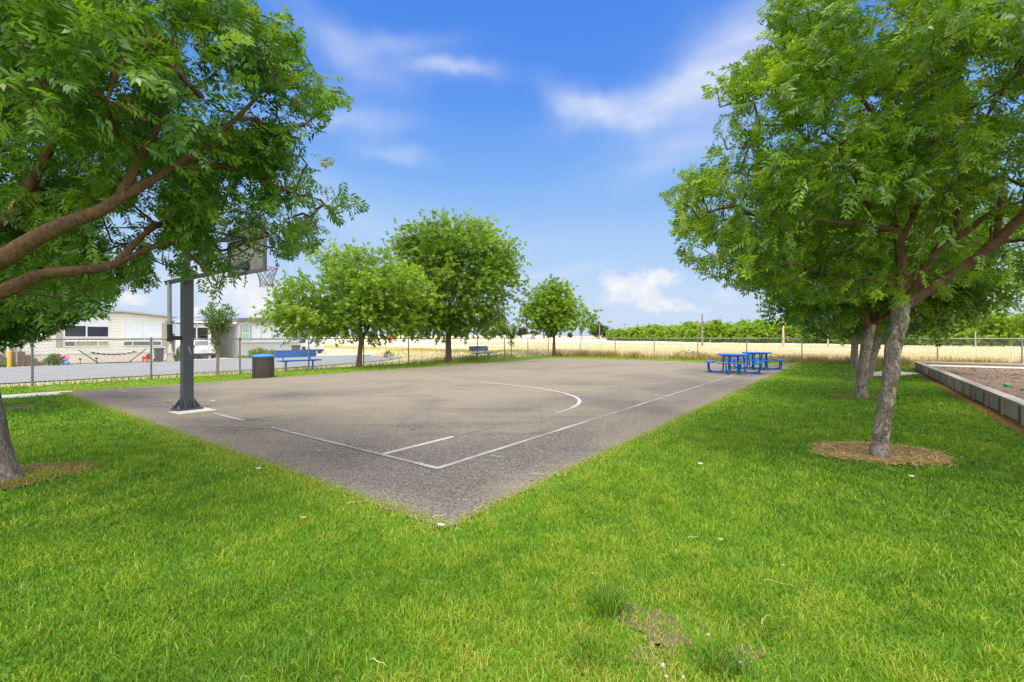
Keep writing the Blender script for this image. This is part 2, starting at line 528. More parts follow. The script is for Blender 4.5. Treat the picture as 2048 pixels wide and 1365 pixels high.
def asphalt_mat():
    m, t, bs = new_mat('court_asphalt')
    c, speck, mid, v = asphalt_color(t)
    t.l.new(c, bs.inputs['Base Color'])
    bs.inputs['Roughness'].default_value = 0.88
    bs.inputs['Specular IOR Level'].default_value = 0.25
    bump(t, bs, speck, 0.5, 0.006)
    return m
M['asphalt'] = asphalt_mat()

def paint_mat(name, keep):
    m, t, bs = new_mat(name)
    c, speck, mid, v = asphalt_color(t)
    w = t.math('ADD', t.math('MULTIPLY', t.noise(v, 70.0, 4.0, 0.7), 0.9), t.math('MULTIPLY', t.noise(v, 0.8, 4.0, 0.6), 0.7))
    w = t.mapr(w, keep, keep + 0.32, 0.0, 0.72)
    t.l.new(t.mix(w, c, (0.52, 0.52, 0.50)), bs.inputs['Base Color'])
    bs.inputs['Roughness'].default_value = 0.8
    bs.inputs['Specular IOR Level'].default_value = 0.25
    bump(t, bs, speck, 0.4, 0.005)
    return m
M['paint'] = paint_mat('worn_white_paint', 0.66)
M['paint_new'] = paint_mat('bright_white_paint', 0.48)
M['paint_faint'] = paint_mat('faint_white_paint', 0.84)

def road_mat():
    m, t, bs = new_mat('street_asphalt')
    v = objco(t)
    f = t.noise(v, 0.4, 5.0, 0.6); f2 = t.noise(v, 60.0, 4.0, 0.7)
    c = t.ramp(f2, [(0.3, (0.15, 0.15, 0.157)), (0.7, (0.24, 0.24, 0.248))])
    c = t.mix(t.mapr(f, 0.4, 0.7, 0, 0.35), c, (0.29, 0.285, 0.275))
    t.l.new(c, bs.inputs['Base Color'])
    bs.inputs['Roughness'].default_value = 0.9
    bump(t, bs, f2, 0.3, 0.006)
    return m
M['road'] = road_mat()
M['concrete'] = pm('concrete', (0.52, 0.49, 0.43), (0.40, 0.37, 0.32), 2.0, 0.9, bmp=0.25, bscale=50)
M['concrete_pale'] = pm('concrete_pale', (0.66, 0.60, 0.52), (0.52, 0.47, 0.42), 1.5, 0.9, bmp=0.2, bscale=50)
M['timber'] = pm('weathered_timber', (0.43, 0.385, 0.315), (0.29, 0.26, 0.21), 3.0, 0.85, bmp=0.4, bscale=20, stretch=(0.4, 3, 3))
M['timber_dark'] = pm('stained_timber', (0.17, 0.135, 0.10), (0.10, 0.08, 0.06), 4.0, 0.85, bmp=0.4, bscale=25)
M['timber_light'] = pm('pale_timber', (0.50, 0.40, 0.28), (0.33, 0.265, 0.19), 4.0, 0.85, bmp=0.3, bscale=25)
M['galv'] = pm('galvanised_steel', (0.34, 0.34, 0.33), (0.23, 0.23, 0.22), 6.0, 0.5, 0.6, spec=0.5)
M['galv_dark'] = pm('weathered_rail', (0.24, 0.24, 0.23), (0.16, 0.155, 0.15), 6.0, 0.5, 0.5, spec=0.5)
M['wire'] = pm('chain_wire', (0.36, 0.36, 0.34), (0.24, 0.24, 0.22), 6.0, 0.5, 0.6)

# ------------------------------------------------------------------ the ground
FB, FA = 16.85, 28.1            # the two fence lines in court coordinates

def out_z(a, b):
    d = np.maximum(np.maximum(b - (FB + 0.25), a - (FA + 0.25)), 0.0)
    s = np.clip(d / 4.6, 0, 1)
    return OUT_Z * s * s * (3 - 2 * s)

def grid_sheet(name, ga, gb, zf, mat, kind='structure', drop=None):
    Aa, Bb = np.meshgrid(ga, gb, indexing='ij')
    Z = zf(Aa, Bb)
    X = OX + Aa * AX + Bb * BX; Y = OY + Aa * AY + Bb * BY
    V = np.stack([X, Y, Z], -1).reshape(-1, 3)
    na, nb = Aa.shape
    i = np.arange(na - 1)[:, None] * nb + np.arange(nb - 1)[None, :]
    F = np.stack([i, i + nb, i + nb + 1, i + 1], -1).reshape(-1, 4)
    if drop is not None:
        ca = 0.5 * (ga[:-1] + ga[1:])[:, None] + 0 * gb[None, :-1]; cb = 0.5 * (gb[:-1] + gb[1:])[None, :] + 0 * ga[:-1, None]
        F = F[~drop(ca, cb).reshape(-1)]
    F = F[:, ::-1]
    o = mesh_np(name, V, F, mat, smooth=True)
    return tag(o, kind=kind)

ga = np.array([-1800, -400, -80, -30, 0, 14, 24, 27, 28.1, 28.6, 29.2, 30, 31, 32, 33, 34, 40, 60, 120, 300, 900, 2600.])
gb = np.array([-1800, -400, -100, -30, 0, 14, 16.4, 16.85, 17.3, 17.9, 18.6, 19.4, 20.2, 21, 21.8, 23, 30, 40, 60, 120, 300, 900, 2600.])
ground = grid_sheet('ground', ga, gb, lambda a, b: out_z(a, b) - 0.03, M['outer'])

lawn = MB().sheet([CT(-60, -60), CT(FA + 0.2, -60), CT(FA + 0.2, FB + 0.15), CT(-60, FB + 0.15)]).build('lawn', M['lawn'])
tag(lawn, kind='structure')
CA, CB = 25.2, 14.1
def ragged_rect(a0, a1, b0, b1, z, amp, step, seed):
    r = random.Random(seed); pts = []
    for (p, q) in (((a0, b0), (a1, b0)), ((a1, b0), (a1, b1)), ((a1, b1), (a0, b1)), ((a0, b1), (a0, b0))):
        L = abs(q[0] - p[0]) + abs(q[1] - p[1]); n = int(L / step); w = 0.0
        for i in range(n):
            u = i / n; w = 0.6 * w + r.uniform(-amp, amp) * 0.8
            e = 0 if i == 0 else w
            pts.append(CT(p[0] + (q[0] - p[0]) * u + (e if p[0] == q[0] else 0), p[1] + (q[1] - p[1]) * u + (e if p[1] == q[1] else 0), z))
    return pts
court = MB().sheet(ragged_rect(0, CA, 0, CB, .012, .022, .09, 4)).build('court', M['asphalt'])
tag(court, kind='structure')
sidewalk = MB().sheet([CT(0.25, 13.5, .008), CT(0.25, 14.5, .008), CT(-30, 14.7, .008), CT(-30, 13.7, .008)]).build('sidewalk', M['concrete'])
tag(sidewalk, kind='structure')

# painted lines (flat strips on the court)
def strip(pts, w, name, mat, z=0.017):
    pts = [Vector((p[0], p[1], 0)) for p in pts]
    mb = MB(); vs = []; n = len(pts)
    for i, p in enumerate(pts):
        d = (pts[min(i + 1, n - 1)] - pts[max(i - 1, 0)]).normalized()
        s = Vector((-d.y, d.x, 0)) * w / 2
        vs += [p + s + Vector((0, 0, z)), p - s + Vector((0, 0, z))]
    mb.add(vs, [(2 * i, 2 * i + 1, 2 * i + 3, 2 * i + 2) for i in range(n - 1)])
    return tag(mb.build(name, mat), kind='structure')
def arc(ca, cb, ra, rb, t0, t1, n=40):
    return [CT(ca + ra * math.cos(rad(t0 + (t1 - t0) * i / n)), cb + rb * math.sin(rad(t0 + (t1 - t0) * i / n))) for i in range(n + 1)]
LW = 0.068
strip([CT(1.05, 1.18), CT(9, 1.18), CT(17.1, 1.18)], LW, 'sideline', M['paint'])
strip([CT(1.05, 1.145), CT(1.05, 4.0), CT(1.05, 4.95)], LW, 'baseline', M['paint'], 0.020)
strip([CT(1.05, 5.9), CT(1.05, 7.25)], LW, 'baseline', M['paint'], 0.020)
strip([CT(1.05, 9.6), CT(1.05, 10.3)], LW, 'baseline', M['paint_faint'], 0.020)
strip([CT(1.05, 12.4), CT(1.0, 13.4)], LW, 'baseline', M['paint'], 0.020)
strip([CT(1.02, 13.36), CT(3.5, 13.4)], LW, 'sideline', M['paint_faint'])
strip([CT(1.05, 2.16), CT(2.3, 2.16)], LW, 'three_point_line', M['paint_new'])
strip([CT(2.3, 2.16), CT(3.2, 2.16)], LW, 'three_point_line', M['paint_faint'])
arcpts = [(4.9, 2.02), (5.3, 2.05), (5.73, 2.13), (6.2, 2.25), (6.65, 2.45), (7.0, 2.68), (7.35, 3.0), (7.7, 3.45), (8.0, 3.95), (8.25, 4.55), (8.45, 5.3), (8.56, 6.2), (8.55, 7.1), (8.42, 8.0), (8.2, 8.9), (7.9, 9.9), (7.5, 10.9), (6.95, 11.9), (6.3, 12.8)]
strip([CT(*p) for p in arcpts[:3]], LW, 'three_point_line', M['paint'])
strip([CT(*p) for p in arcpts[2:13]], LW * 1.15, 'three_point_line', M['paint_new'])
strip([CT(*p) for p in arcpts[12:]], LW, 'three_point_line', M['paint'])
strip([CT(1.1, 5.92), CT(1.75, 5.92)], LW, 'lane_line', M['paint_faint'])
strip([CT(6.2, 5.92), CT(6.75, 5.92)], LW, 'lane_line', M['paint'])
strip([CT(6.72, 5.9), CT(6.72, 6.4)], LW, 'free_throw_line', M['paint_faint'])
strip([CT(6.1, 9.5), CT(6.8, 9.5)], LW, 'lane_line', M['paint'])
strip([CT(1.7, 8.95), CT(1.75, 9.25)], LW, 'lane_line', M['paint_new'])
f1 = [G(1050, 726), G(1062, 728.3), G(1078, 730), G(1100, 731.6), G(1120, 733)]
strip([CT(*toct(p.x, p.y)) for p in f1], 0.11, 'far_three_point_line', M['paint'])
f2 = [G(1140, 733.2), G(1146, 731.2), G(1155, 729.6)]
strip(f2, 0.11, 'far_three_point_line', M['paint'])
f3 = [G(1208, 737.4), G(1250, 737.4), G(1292, 734.6)]
strip(f3, 0.1, 'far_sideline', M['paint'])
strip([G(1340, 738.6), G(1382, 739.8), G(1410, 739.9)], 0.09, 'far_baseline', M['paint'])

# mulch, bare patches, concrete pads
def blob_sheet(name, cx, cy, ra, rb, rot, mat, z, seed=0, wob=0.12, n=48):
    r = random.Random(seed); ph = [r.uniform(0, 6.28) for _ in range(4)]
    pts = []
    for k in range(n):
        th = 2 * math.pi * k / n
        q = 1 + wob * (0.5 * math.sin(2 * th + ph[0]) + 0.35 * math.sin(3 * th + ph[1]) + 0.3 * math.sin(5 * th + ph[2]) + 0.2 * math.sin(9 * th + ph[3]))
        x, y = ra * q * math.cos(th), rb * q * math.sin(th)
        pts.append(Vector((cx + x * math.cos(rot) - y * math.sin(rot), cy + x * math.sin(rot) + y * math.cos(rot), z)))
    o = MB().sheet(pts).build(name, mat)
    return tag(o, kind='structure')
T1 = G(1757, 914); T2 = G(1722, 795); T3 = G(1735, 757)
T4 = G(1711, 739.5); T5 = G(1705, 730)
L1 = Vector((-5.18, 4.60, 0)); L2 = Vector((-10.75, 9.35, 0))
RINGS = [(T1.x + 0.10, T1.y + 0.10, 0.70, 0.52, 0.0, 1), (L1.x + 0.0, L1.y + 0.08, 0.66, 0.50, 0.5, 2), (T2.x - 0.08, T2.y + 0.1, 0.60, 0.52, 0.3, 3),
         (T3.x - 0.3, T3.y + 0.1, 0.62, 0.5, 0, 4), (L2.x + .35, L2.y, 0.5, 0.42, 0, 5), (T4.x, T4.y, .35, .35, 0, 6)]
blob_sheet('straw_mulch', *RINGS[0][:5], M['straw'], 0.014, 1, 0.16)
blob_sheet('bark_mulch', *RINGS[1][:5], M['needle'], 0.014, 2, 0.2)
for r_ in RINGS[2:]:
    blob_sheet('mulch', *r_[:5], M['bare'], 0.012, r_[5])
BARE = [(0.70, 2.30, 0.13, 0.20, 0.4), (1.02, 2.06, 0.13, 0.07, 0.2), (0.64, 2.08, .10, .07, 0)]
for k, b_ in enumerate(BARE):
    blob_sheet('bare_soil', *b_, M['bare'], 0.006, 30 + k, 0.35)
slab = MB()
slab.sheet([G(1733, 747.5) + Vector((0, 0, .02)), G(1745, 753.5) + Vector((0, 0, .02)), G(1800, 753) + Vector((0, 0, .02)), G(1839, 748.4) + Vector((0, 0, .02)), G(1792, 743.5) + Vector((0, 0, .02)), G(1758, 744.5) + Vector((0, 0, .02))])
tag(slab.build('concrete_slab', M['concrete_pale']), kind='structure')
SLAB = [G(1733, 747.5), G(1745, 753.5), G(1800, 753), G(1839, 748.4), G(1792, 743.5), G(1758, 744.5)]

# street beyond the left fence: ends in a rounded tip
rd = [CT(-40, 23.2), CT(4, 22.9), CT(9, 23.0), CT(12.5, 23.4), CT(16, 24.3), CT(19, 25.6), CT(22, 27.4), CT(23.8, 29.2), CT(24.2, 31), CT(23.4, 34), CT(21.8, 36.6), CT(20.5, 37.5), CT(10, 37.2), CT(-40, 36.4)]
tag(MB().sheet([Vector((p.x, p.y, OUT_Z + 0.012)) for p in rd]).build('road', M['road']), kind='structure')
tag(MB().sheet([CT(9.7, 37.0, OUT_Z + .018), CT(13.6, 37.2, OUT_Z + .018), CT(13.6, 47, OUT_Z + .018), CT(9.7, 47, OUT_Z + .018)]).build('driveway', M['concrete']), kind='structure')
tag(MB().sheet([CT(20.2, 37.3, OUT_Z + .018), CT(25.6, 33.5, OUT_Z + .018), CT(25.8, 52, OUT_Z + .018), CT(20.2, 52, OUT_Z + .018)]).build('driveway', M['concrete']), kind='structure')

# ------------------------------------------------------------------ blades
def blades(name, X, Y, Z, h, w, lean, tint, mat, label=None, cat=None, kind='stuff'):
    n = len(X)
    th = rng.uniform(0, 2 * np.pi, n); lth = rng.uniform(0, 2 * np.pi, n)
    px, py = np.cos(th) * w * 0.5, np.sin(th) * w * 0.5
    lx, ly = np.cos(lth) * lean * h, np.sin(lth) * lean * h
    V = np.empty((n, 5, 3))
    V[:, 0] = np.stack([X - px, Y - py, Z], -1); V[:, 1] = np.stack([X + px, Y + py, Z], -1)
    mx, my, mz = X + lx * 0.35, Y + ly * 0.35, Z + h * 0.62
    V[:, 2] = np.stack([mx + px * 0.75, my + py * 0.75, mz], -1); V[:, 3] = np.stack([mx - px * 0.75, my - py * 0.75, mz], -1)
    V[:, 4] = np.stack([X + lx, Y + ly, Z + h * np.sqrt(np.maximum(0.15, 1 - 0.55 * lean ** 2))], -1)
    b = np.arange(n)[:, None] * 5
    F = np.concatenate([b + np.array([[0, 1, 2]]), b + np.array([[0, 2, 3]]), b + np.array([[3, 2, 4]])], 1).reshape(-1, 3)
    o = mesh_np(name, V.reshape(-1, 3), F, mat, attrs={'tint': np.repeat(np.clip(tint, 0, 1), 5)})
    return tag(o, label, cat, None, kind)

def in_poly(x, y, poly):
    c = np.zeros(len(x), bool); n = len(poly); j = n - 1
    for i in range(n):
        xi, yi, xj, yj = poly[i].x, poly[i].y, poly[j].x, poly[j].y
        c ^= ((yi > y) != (yj > y)) & (x < (xj - xi) * (y - yi) / (yj - yi + 1e-12) + xi)
        j = i
    return c

def lawn_points(r0, r1, dens):
    area_w = 1.28 * r1 + 3.0
    n = int(dens * 2 * area_w * (r1 + 1.5))
    x = rng.uniform(-area_w, area_w, n); y = rng.uniform(-1.5, r1, n)
    r = np.hypot(x, y)
    k = (r >= r0) & (r < r1) & (np.abs(x) < 1.25 * np.maximum(y, 0) + 2.6)
    x, y = x[k], y[k]
    a, b = toct(x, y)
    e = 0.10 * (fbm2(x, y, 5, 3, 0.35) - 0.5) * 2
    k = ~((a > 0.035 + e) & (b > 0.035 + e) & (a < CA - .03 + e) & (b < CB - .03 + e))
    k &= (b < FB + 0.1) & (a < FA + 0.1)
    k &= ~((a < 0.2) & (b > 13.62) & (b < 14.55))
    k &= ~((b < -4.45 + e) & (a < 25.2))
    for (cx, cy, ra, rb, rt, s) in RINGS:
        dx, dy = x - cx, y - cy
        u = dx * math.cos(rt) + dy * math.sin(rt); v = -dx * math.sin(rt) + dy * math.cos(rt)
        q = (u / ra) ** 2 + (v / rb) ** 2
        k &= (q > 0.93 + e * 2) | (rng.random(len(x)) < 0.02)
    for (cx, cy, ra, rb, rt) in BARE:
        dx, dy = x - cx, y - cy
        u = dx * math.cos(rt) + dy * math.sin(rt); v = -dx * math.sin(rt) + dy * math.cos(rt)
        q = (u / ra) ** 2 + (v / rb) ** 2 + 6 * e
        k &= (q > 1.0) | (rng.random(len(x)) < 0.38 + 0.4 * (fbm2(x, y, 77, 2, .08) > .55))
    k &= ~in_poly(x, y, SLAB)
    return x[k], y[k]

XS, YS, HS, WS, TS = [], [], [], [], []
for (r0, r1, dens, w, h) in [(0.3, 3.2, 15000, 0.0042, 0.042), (3.2, 5.0, 8500, 0.0052, 0.042), (5, 8, 4000, 0.0075, 0.043), (8, 13, 1500, 0.012, 0.046), (13, 21, 480, 0.019, 0.05), (21, 38, 160, 0.033, 0.055)]:
    x, y = lawn_points(r0, r1, dens)
    n = len(x)
    big = fbm2(x, y, 21, 4, 1.6); sm = fbm2(x, y, 22, 3, 0.17)
    k = rng.random(n) < 0.25 + 1.2 * sm
    x, y, big, sm = x[k], y[k], big[k], sm[k]; n = len(x)
    a, b = toct(x, y)
    nearc = np.clip(1 - np.maximum(np.maximum(-a, -b), 0) / 0.45, 0, 1) * ((a > -0.5) & (b > -0.5))      # trampled rim along the court
    tn = 0.51 + 0.42 * (big - 0.5) + 0.70 * (sm - 0.5) + rng.normal(0, 0.15, n) + 0.20 * nearc
    # the tired corner in front of the camera
    tired = np.exp(-(((x - 0.75) / 0.75) ** 2 + ((y - 2.15) / 0.5) ** 2))
    tired2 = np.exp(-(((x + 0.1) / 0.9) ** 2 + ((y - 1.75) / 0.35) ** 2))
    tn += 0.16 * tired + 0.12 * tired2
    dry = rng.random(n) < 0.022 + 0.14 * tired + 0.09 * tired2 + 0.14 * nearc
    tn = np.where(dry, rng.uniform(0.88, 1.0, n), np.clip(tn, 0, 0.9))
    hh = h * rng.uniform(0.55, 1.25, n) * (0.75 + 0.55 * sm) * (1 - 0.35 * nearc) * (1 - .25 * tired)
    XS.append(x); YS.append(y); HS.append(hh); WS.append(w * rng.uniform(0.7, 1.3, n)); TS.append(tn)
X, Y, Hh, Ww, Tt = map(np.concatenate, (XS, YS, HS, WS, TS))
print('lawn blades', len(X))
blades('grass', X, Y, np.zeros(len(X)), Hh, Ww, rng.uniform(0.3, 1.15, len(X)), Tt, M['grass'], 'short bright green mown lawn grass around the court', 'grass')

# short pale grass and crumbs that hide the rim of the slab
ea = np.concatenate([rng.uniform(0, 16, 12000) ** 1.0, rng.normal(0.01, .05, 14000)])
eb = np.concatenate([rng.normal(0.005, .045, 12000), rng.uniform(0, 14, 14000)])
k = rng.random(len(ea)) < np.clip(1.2 - 0.05 * np.maximum(ea, eb), .25, 1)
ea, eb = ea[k], eb[k]
wv = .05 * (fbm2(ea, eb, 63, 3, .3) - .5)
ex, ey = OX + (ea + wv) * AX + (eb + wv) * BX, OY + (ea + wv) * AY + (eb + wv) * BY
blades('edge_grass', ex, ey, np.full(len(ex), .004), rng.uniform(.015, .042, len(ex)), rng.uniform(.004, .009, len(ex)), rng.uniform(.5, 1.5, len(ex)), rng.normal(.80, .13, len(ex)), M['grass'], 'short yellowish grass fringing the near edges of the court', 'grass')

# darker coarse tufts
tx, ty, th_ = [], [], []
for (cx, cy, n, s, h) in [(0.52, 2.42, 240, 0.06, .11), (0.92, 2.0, 200, 0.06, .10), (1.28, 2.25, 120, .08, .09), (-0.9, 1.95, 160, 0.08, 0.09), (1.15, 2.45, 140, .09, .085), (0.35, 2.05, 120, .05, .09), (2.2, 2.6, 160, .1, .08), (-1.6, 2.5, 140, .1, .08)]:
    tx.append(rng.normal(cx, s, n)); ty.append(rng.normal(cy, s, n)); th_.append(rng.uniform(0.6, 1.2, n) * h)
tx, ty, th_ = map(np.concatenate, (tx, ty, th_))
blades('grass_tuft', tx, ty, np.zeros(len(tx)), th_, np.full(len(tx), 0.005), rng.uniform(0.4, 1.1, len(tx)), rng.uniform(0.1, 0.55, len(tx)), M['grass'], 'coarse darker grass tufts standing in the near lawn', 'grass')

# straw and needles lying in the mulch rings
def litter(name, spots, n, mat, L=0.12, label=None, cat=None, w=0.0016):
    x, y, l = [], [], []
    for (cx, cy, ra, rb, rt) in spots:
        r = np.sqrt(rng.random(n)) * np.where(rng.random(n) < .16, rng.uniform(1.0, 1.28, n), 1.0); th = rng.uniform(0, 6.283, n)
        u, v = r * ra * np.cos(th), r * rb * np.sin(th)
        x.append(cx + u * math.cos(rt) - v * math.sin(rt)); y.append(cy + u * math.sin(rt) + v * math.cos(rt))
    x, y = np.concatenate(x), np.concatenate(y); n = len(x)
    th = rng.uniform(0, 6.283, n); L = L * rng.uniform(0.4, 1.2, n)
    c, s = np.cos(th), np.sin(th)
    z0 = rng.uniform(0.014, 0.036, n); z1 = z0 + rng.uniform(-.008, 0.02, n)
    V = np.empty((n, 4, 3))
    for k, (e, q) in enumerate(((-.5, -1), (.5, -1), (.5, 1), (-.5, 1))):
        V[:, k, 0] = x + c * L * e - s * w * q; V[:, k, 1] = y + s * L * e + c * w * q; V[:, k, 2] = z0 if e < 0 else z1
    F = np.arange(n * 4).reshape(n, 4)
    return tag(mesh_np(name, V.reshape(-1, 3), F, mat, attrs={'tint': np.repeat(rng.random(n), 4)}), label, cat, None, 'stuff')
litter('straw', [RINGS[0][:5]], 5200, M['straw_blade'], 0.13, 'loose tan straw spread round the leaning tree', 'straw', 0.0045)
litter('brown_straw', [RINGS[0][:5]], 1600, M['weed_dry'], 0.10, 'browner stalks mixed into the straw round the leaning tree', 'straw', 0.005)
litter('twig_litter', [RINGS[1][:5], RINGS[2][:5]], 900, M['weed_dry'], 0.11, 'dry twigs and stalks lying on bare soil under trees', 'litter')
mx_, my_ = [], []
for (cx_, cy_, ra_, rb_, rt_, n_) in ((RINGS[1][0] + .25, RINGS[1][1] + .05, .40, .30, .4, 900), (RINGS[1][0], RINGS[1][1], .62, .46, .5, 350), (RINGS[2][0], RINGS[2][1], .5, .42, .3, 350)):
    mx_.append(rng.normal(cx_, ra_ * .5, n_)); my_.append(rng.normal(cy_, rb_ * .5, n_))
mx_, my_ = np.concatenate(mx_), np.concatenate(my_)
blades('sparse_dry_grass', mx_, my_, np.full(len(mx_), .012), rng.uniform(.015, .05, len(mx_)), np.full(len(mx_), .007), rng.uniform(.6, 1.6, len(mx_)), rng.uniform(.7, 1.0, len(mx_)), M['grass'], 'sparse yellowing grass on the bare soil rings under trees', 'grass')
mx_, my_ = [], []
for (cx_, cy_, ra_, rb_, rt_) in BARE:
    mx_.append(rng.normal(cx_, ra_ * .6, 160)); my_.append(rng.normal(cy_, rb_ * .6, 160))
mx_, my_ = np.concatenate(mx_), np.concatenate(my_)
blades('thin_grass', mx_, my_, np.full(len(mx_), .006), rng.uniform(.01, .035, len(mx_)), np.full(len(mx_), .004), rng.uniform(.6, 1.7, len(mx_)), rng.choice([.3, .55, .8, .95, 1.0], len(mx_)), M['grass'], 'thin half dead grass on the bare patch in the near lawn', 'grass')

# weeds along the fences
def strip_points(a0, a1, b0, b1, dens):
    n = int(dens * abs(a1 - a0) * abs(b1 - b0))
    a = rng.uniform(a0, a1, n); b = rng.uniform(b0, b1, n)
    p = fbm2(a, b, 9, 3, 0.9)
    k = rng.random(n) < np.clip((p - 0.35) * 3.2, 0.04, 1)
    return a[k], b[k], p[k]
wa, wb, wp = [], [], []
for s_ in [(-8, 26, 16.4, 17.5, 90), (-8, 24, 17.6, 21.5, 22), (18, 28, 17.2, 22, 110), (4, 20, 21.5, 23.2, 30)]:
    a, b, p = strip_points(*s_); wa.append(a); wb.append(b); wp.append(p)
a, b, p = map(np.concatenate, (wa, wb, wp))
x, y = OX + a * AX + b * BX, OY + a * AY + b * BY
blades('weeds', x, y, out_z(a, b) - 0.03, rng.uniform(0.06, 0.22, len(a)) * (0.5 + p) * (1 + 1.0 * np.clip((a - 14) / 6, 0, 1)), np.full(len(a), 0.018), rng.uniform(0.2, 0.8, len(a)), rng.normal(0.55, 0.22, len(a)), M['weed'], 'yellow green weeds along the left chain link fence', 'weeds')
wa, wb, wp = [], [], []
for s_ in [(27.75, 29.2, -22, 14.5, 330), (28.4, 30.2, -22, 17, 200), (27.6, 28.4, -22, 8, 130)]:
    a, b, p = strip_points(*s_); wa.append(a); wb.append(b); wp.append(p)
a, b, p = map(np.concatenate, (wa, wb, wp))
x, y = OX + a * AX + b * BX, OY + a * AY + b * BY
blades('dry_weeds', x, y, out_z(a, b) - 0.03, rng.uniform(0.16, 0.62, len(a)) * (0.35 + p), np.full(len(a), 0.020), rng.uniform(0.1, 0.7, len(a)), rng.normal(0.45, 0.25, len(a)), M['weed_dry'], 'brown dry weeds growing through the far fence', 'weeds')

# the dry grass field: a knee-high sward with a ragged front
def field_z(a, b):
    da = a - 29.6 + 0.8 * (fbm2(a, b, 41, 3, 2.5) - 0.5)
    db = np.minimum(b - 17.9, (a - 24.2)) + 1.0 * (fbm2(a, b, 44, 3, 3.0) - 0.5)
    d = np.maximum(da, np.minimum(db, 99))
    behind = np.minimum(b - 53, 99)
    d = np.maximum(d, behind)
    s = np.clip(d / 1.6, 0, 1)
    far = np.clip((np.hypot(a, b) - 40) / 120, 0, 1)
    return out_z(a, b) - 0.08 + s * (0.52 + 0.2 * far + 0.16 * (fbm2(a, b, 42, 4, 2.2) - 0.5) + 0.2 * (fbm2(a, b, 43, 2, 14.0) - 0.5))
def steps(lo, hi, d0, g):
    out = [lo]; d = d0
    while out[-1] < hi:
        out.append(out[-1] + d); d *= g
    return np.array(out)
fa = np.concatenate([np.array([-600., -300, -150, -80, -40, -10, 5, 15]), steps(23.5, 1400, 0.35, 1.045)])
fbn = np.concatenate([-steps(10, 700, 0.6, 1.06)[::-1], np.arange(-9.5, 60, 0.5), steps(60, 1400, 0.6, 1.06)])
grid_sheet('field', fa, fbn, field_z, M['field'], 'structure', drop=lambda a, b: ((a < 29.0) & (b < 17.5)) | ((a < 24) & (b < 52)))
def field_pts(a0, a1, b0, b1, dens):
    n = int(dens * (a1 - a0) * (b1 - b0))
    a = rng.uniform(a0, a1, n); b = rng.uniform(b0, b1, n)
    x, y = OX + a * AX + b * BX, OY + a * AY + b * BY
    k = (np.abs(x) < 1.25 * y + 2)
    return a[k], b[k], x[k], y[k]
ff = [field_pts(29.3, 36, -26, 20, 160), field_pts(36, 50, -34, 34, 45), field_pts(50, 80, -50, 60, 12)]
a, b, x, y = [np.concatenate(v) for v in zip(*ff)]
blades('field_grass', x, y, field_z(a, b) - 0.12, rng.uniform(0.18, 0.42, len(a)), np.full(len(a), 0.03) * (1 + np.maximum(0, np.hypot(x, y) - 35) / 35), rng.uniform(0.15, 0.8, len(a)), rng.normal(0.55, 0.25, len(a)), M['field_blade'], 'tall pale dry grass of the field behind the fence', 'grass')
ff = [field_pts(24, 29.4, 18, 34, 130), field_pts(24.5, 33, 34, 60, 40)]
a, b, x, y = [np.concatenate(v) for v in zip(*ff)]
blades('green_field_grass', x, y, field_z(a, b) - 0.10, rng.uniform(0.15, 0.42, len(a)), np.full(len(a), 0.03), rng.uniform(0.15, 0.8, len(a)), rng.normal(0.35, 0.25, len(a)) + 0.5 * np.clip((b - 22) / 14, 0, 1), M['field_green'], 'greener tall grass growing beyond the end of the street', 'grass')

# low straw coloured rise far away
hv = []; hf = []
hn = 90
for i in range(hn + 1):
    x = -1500 + 1900 * i / hn
    hgt = 4.2 + 1.6 * math.sin(i * 0.21) + 0.9 * math.sin(i * 0.63 + 1) - 5.0 * max(0, (x - 150) / 250)
    for (dy, q) in ((0, 0.0), (60, 0.55), (140, 1.0), (400, 0.9), (900, 0.0)):
        hv.append((x * (1 + dy / 900), 800 + dy, OUT_Z + 0.1 + max(0.1, hgt) * q))
for i in range(hn):
    for j in range(4):
        hf.append((i * 5 + j, (i + 1) * 5 + j, (i + 1) * 5 + j + 1, i * 5 + j + 1))
tag(MB().add(hv, hf).build('hill', M['hill'], smooth=True), kind='structure')
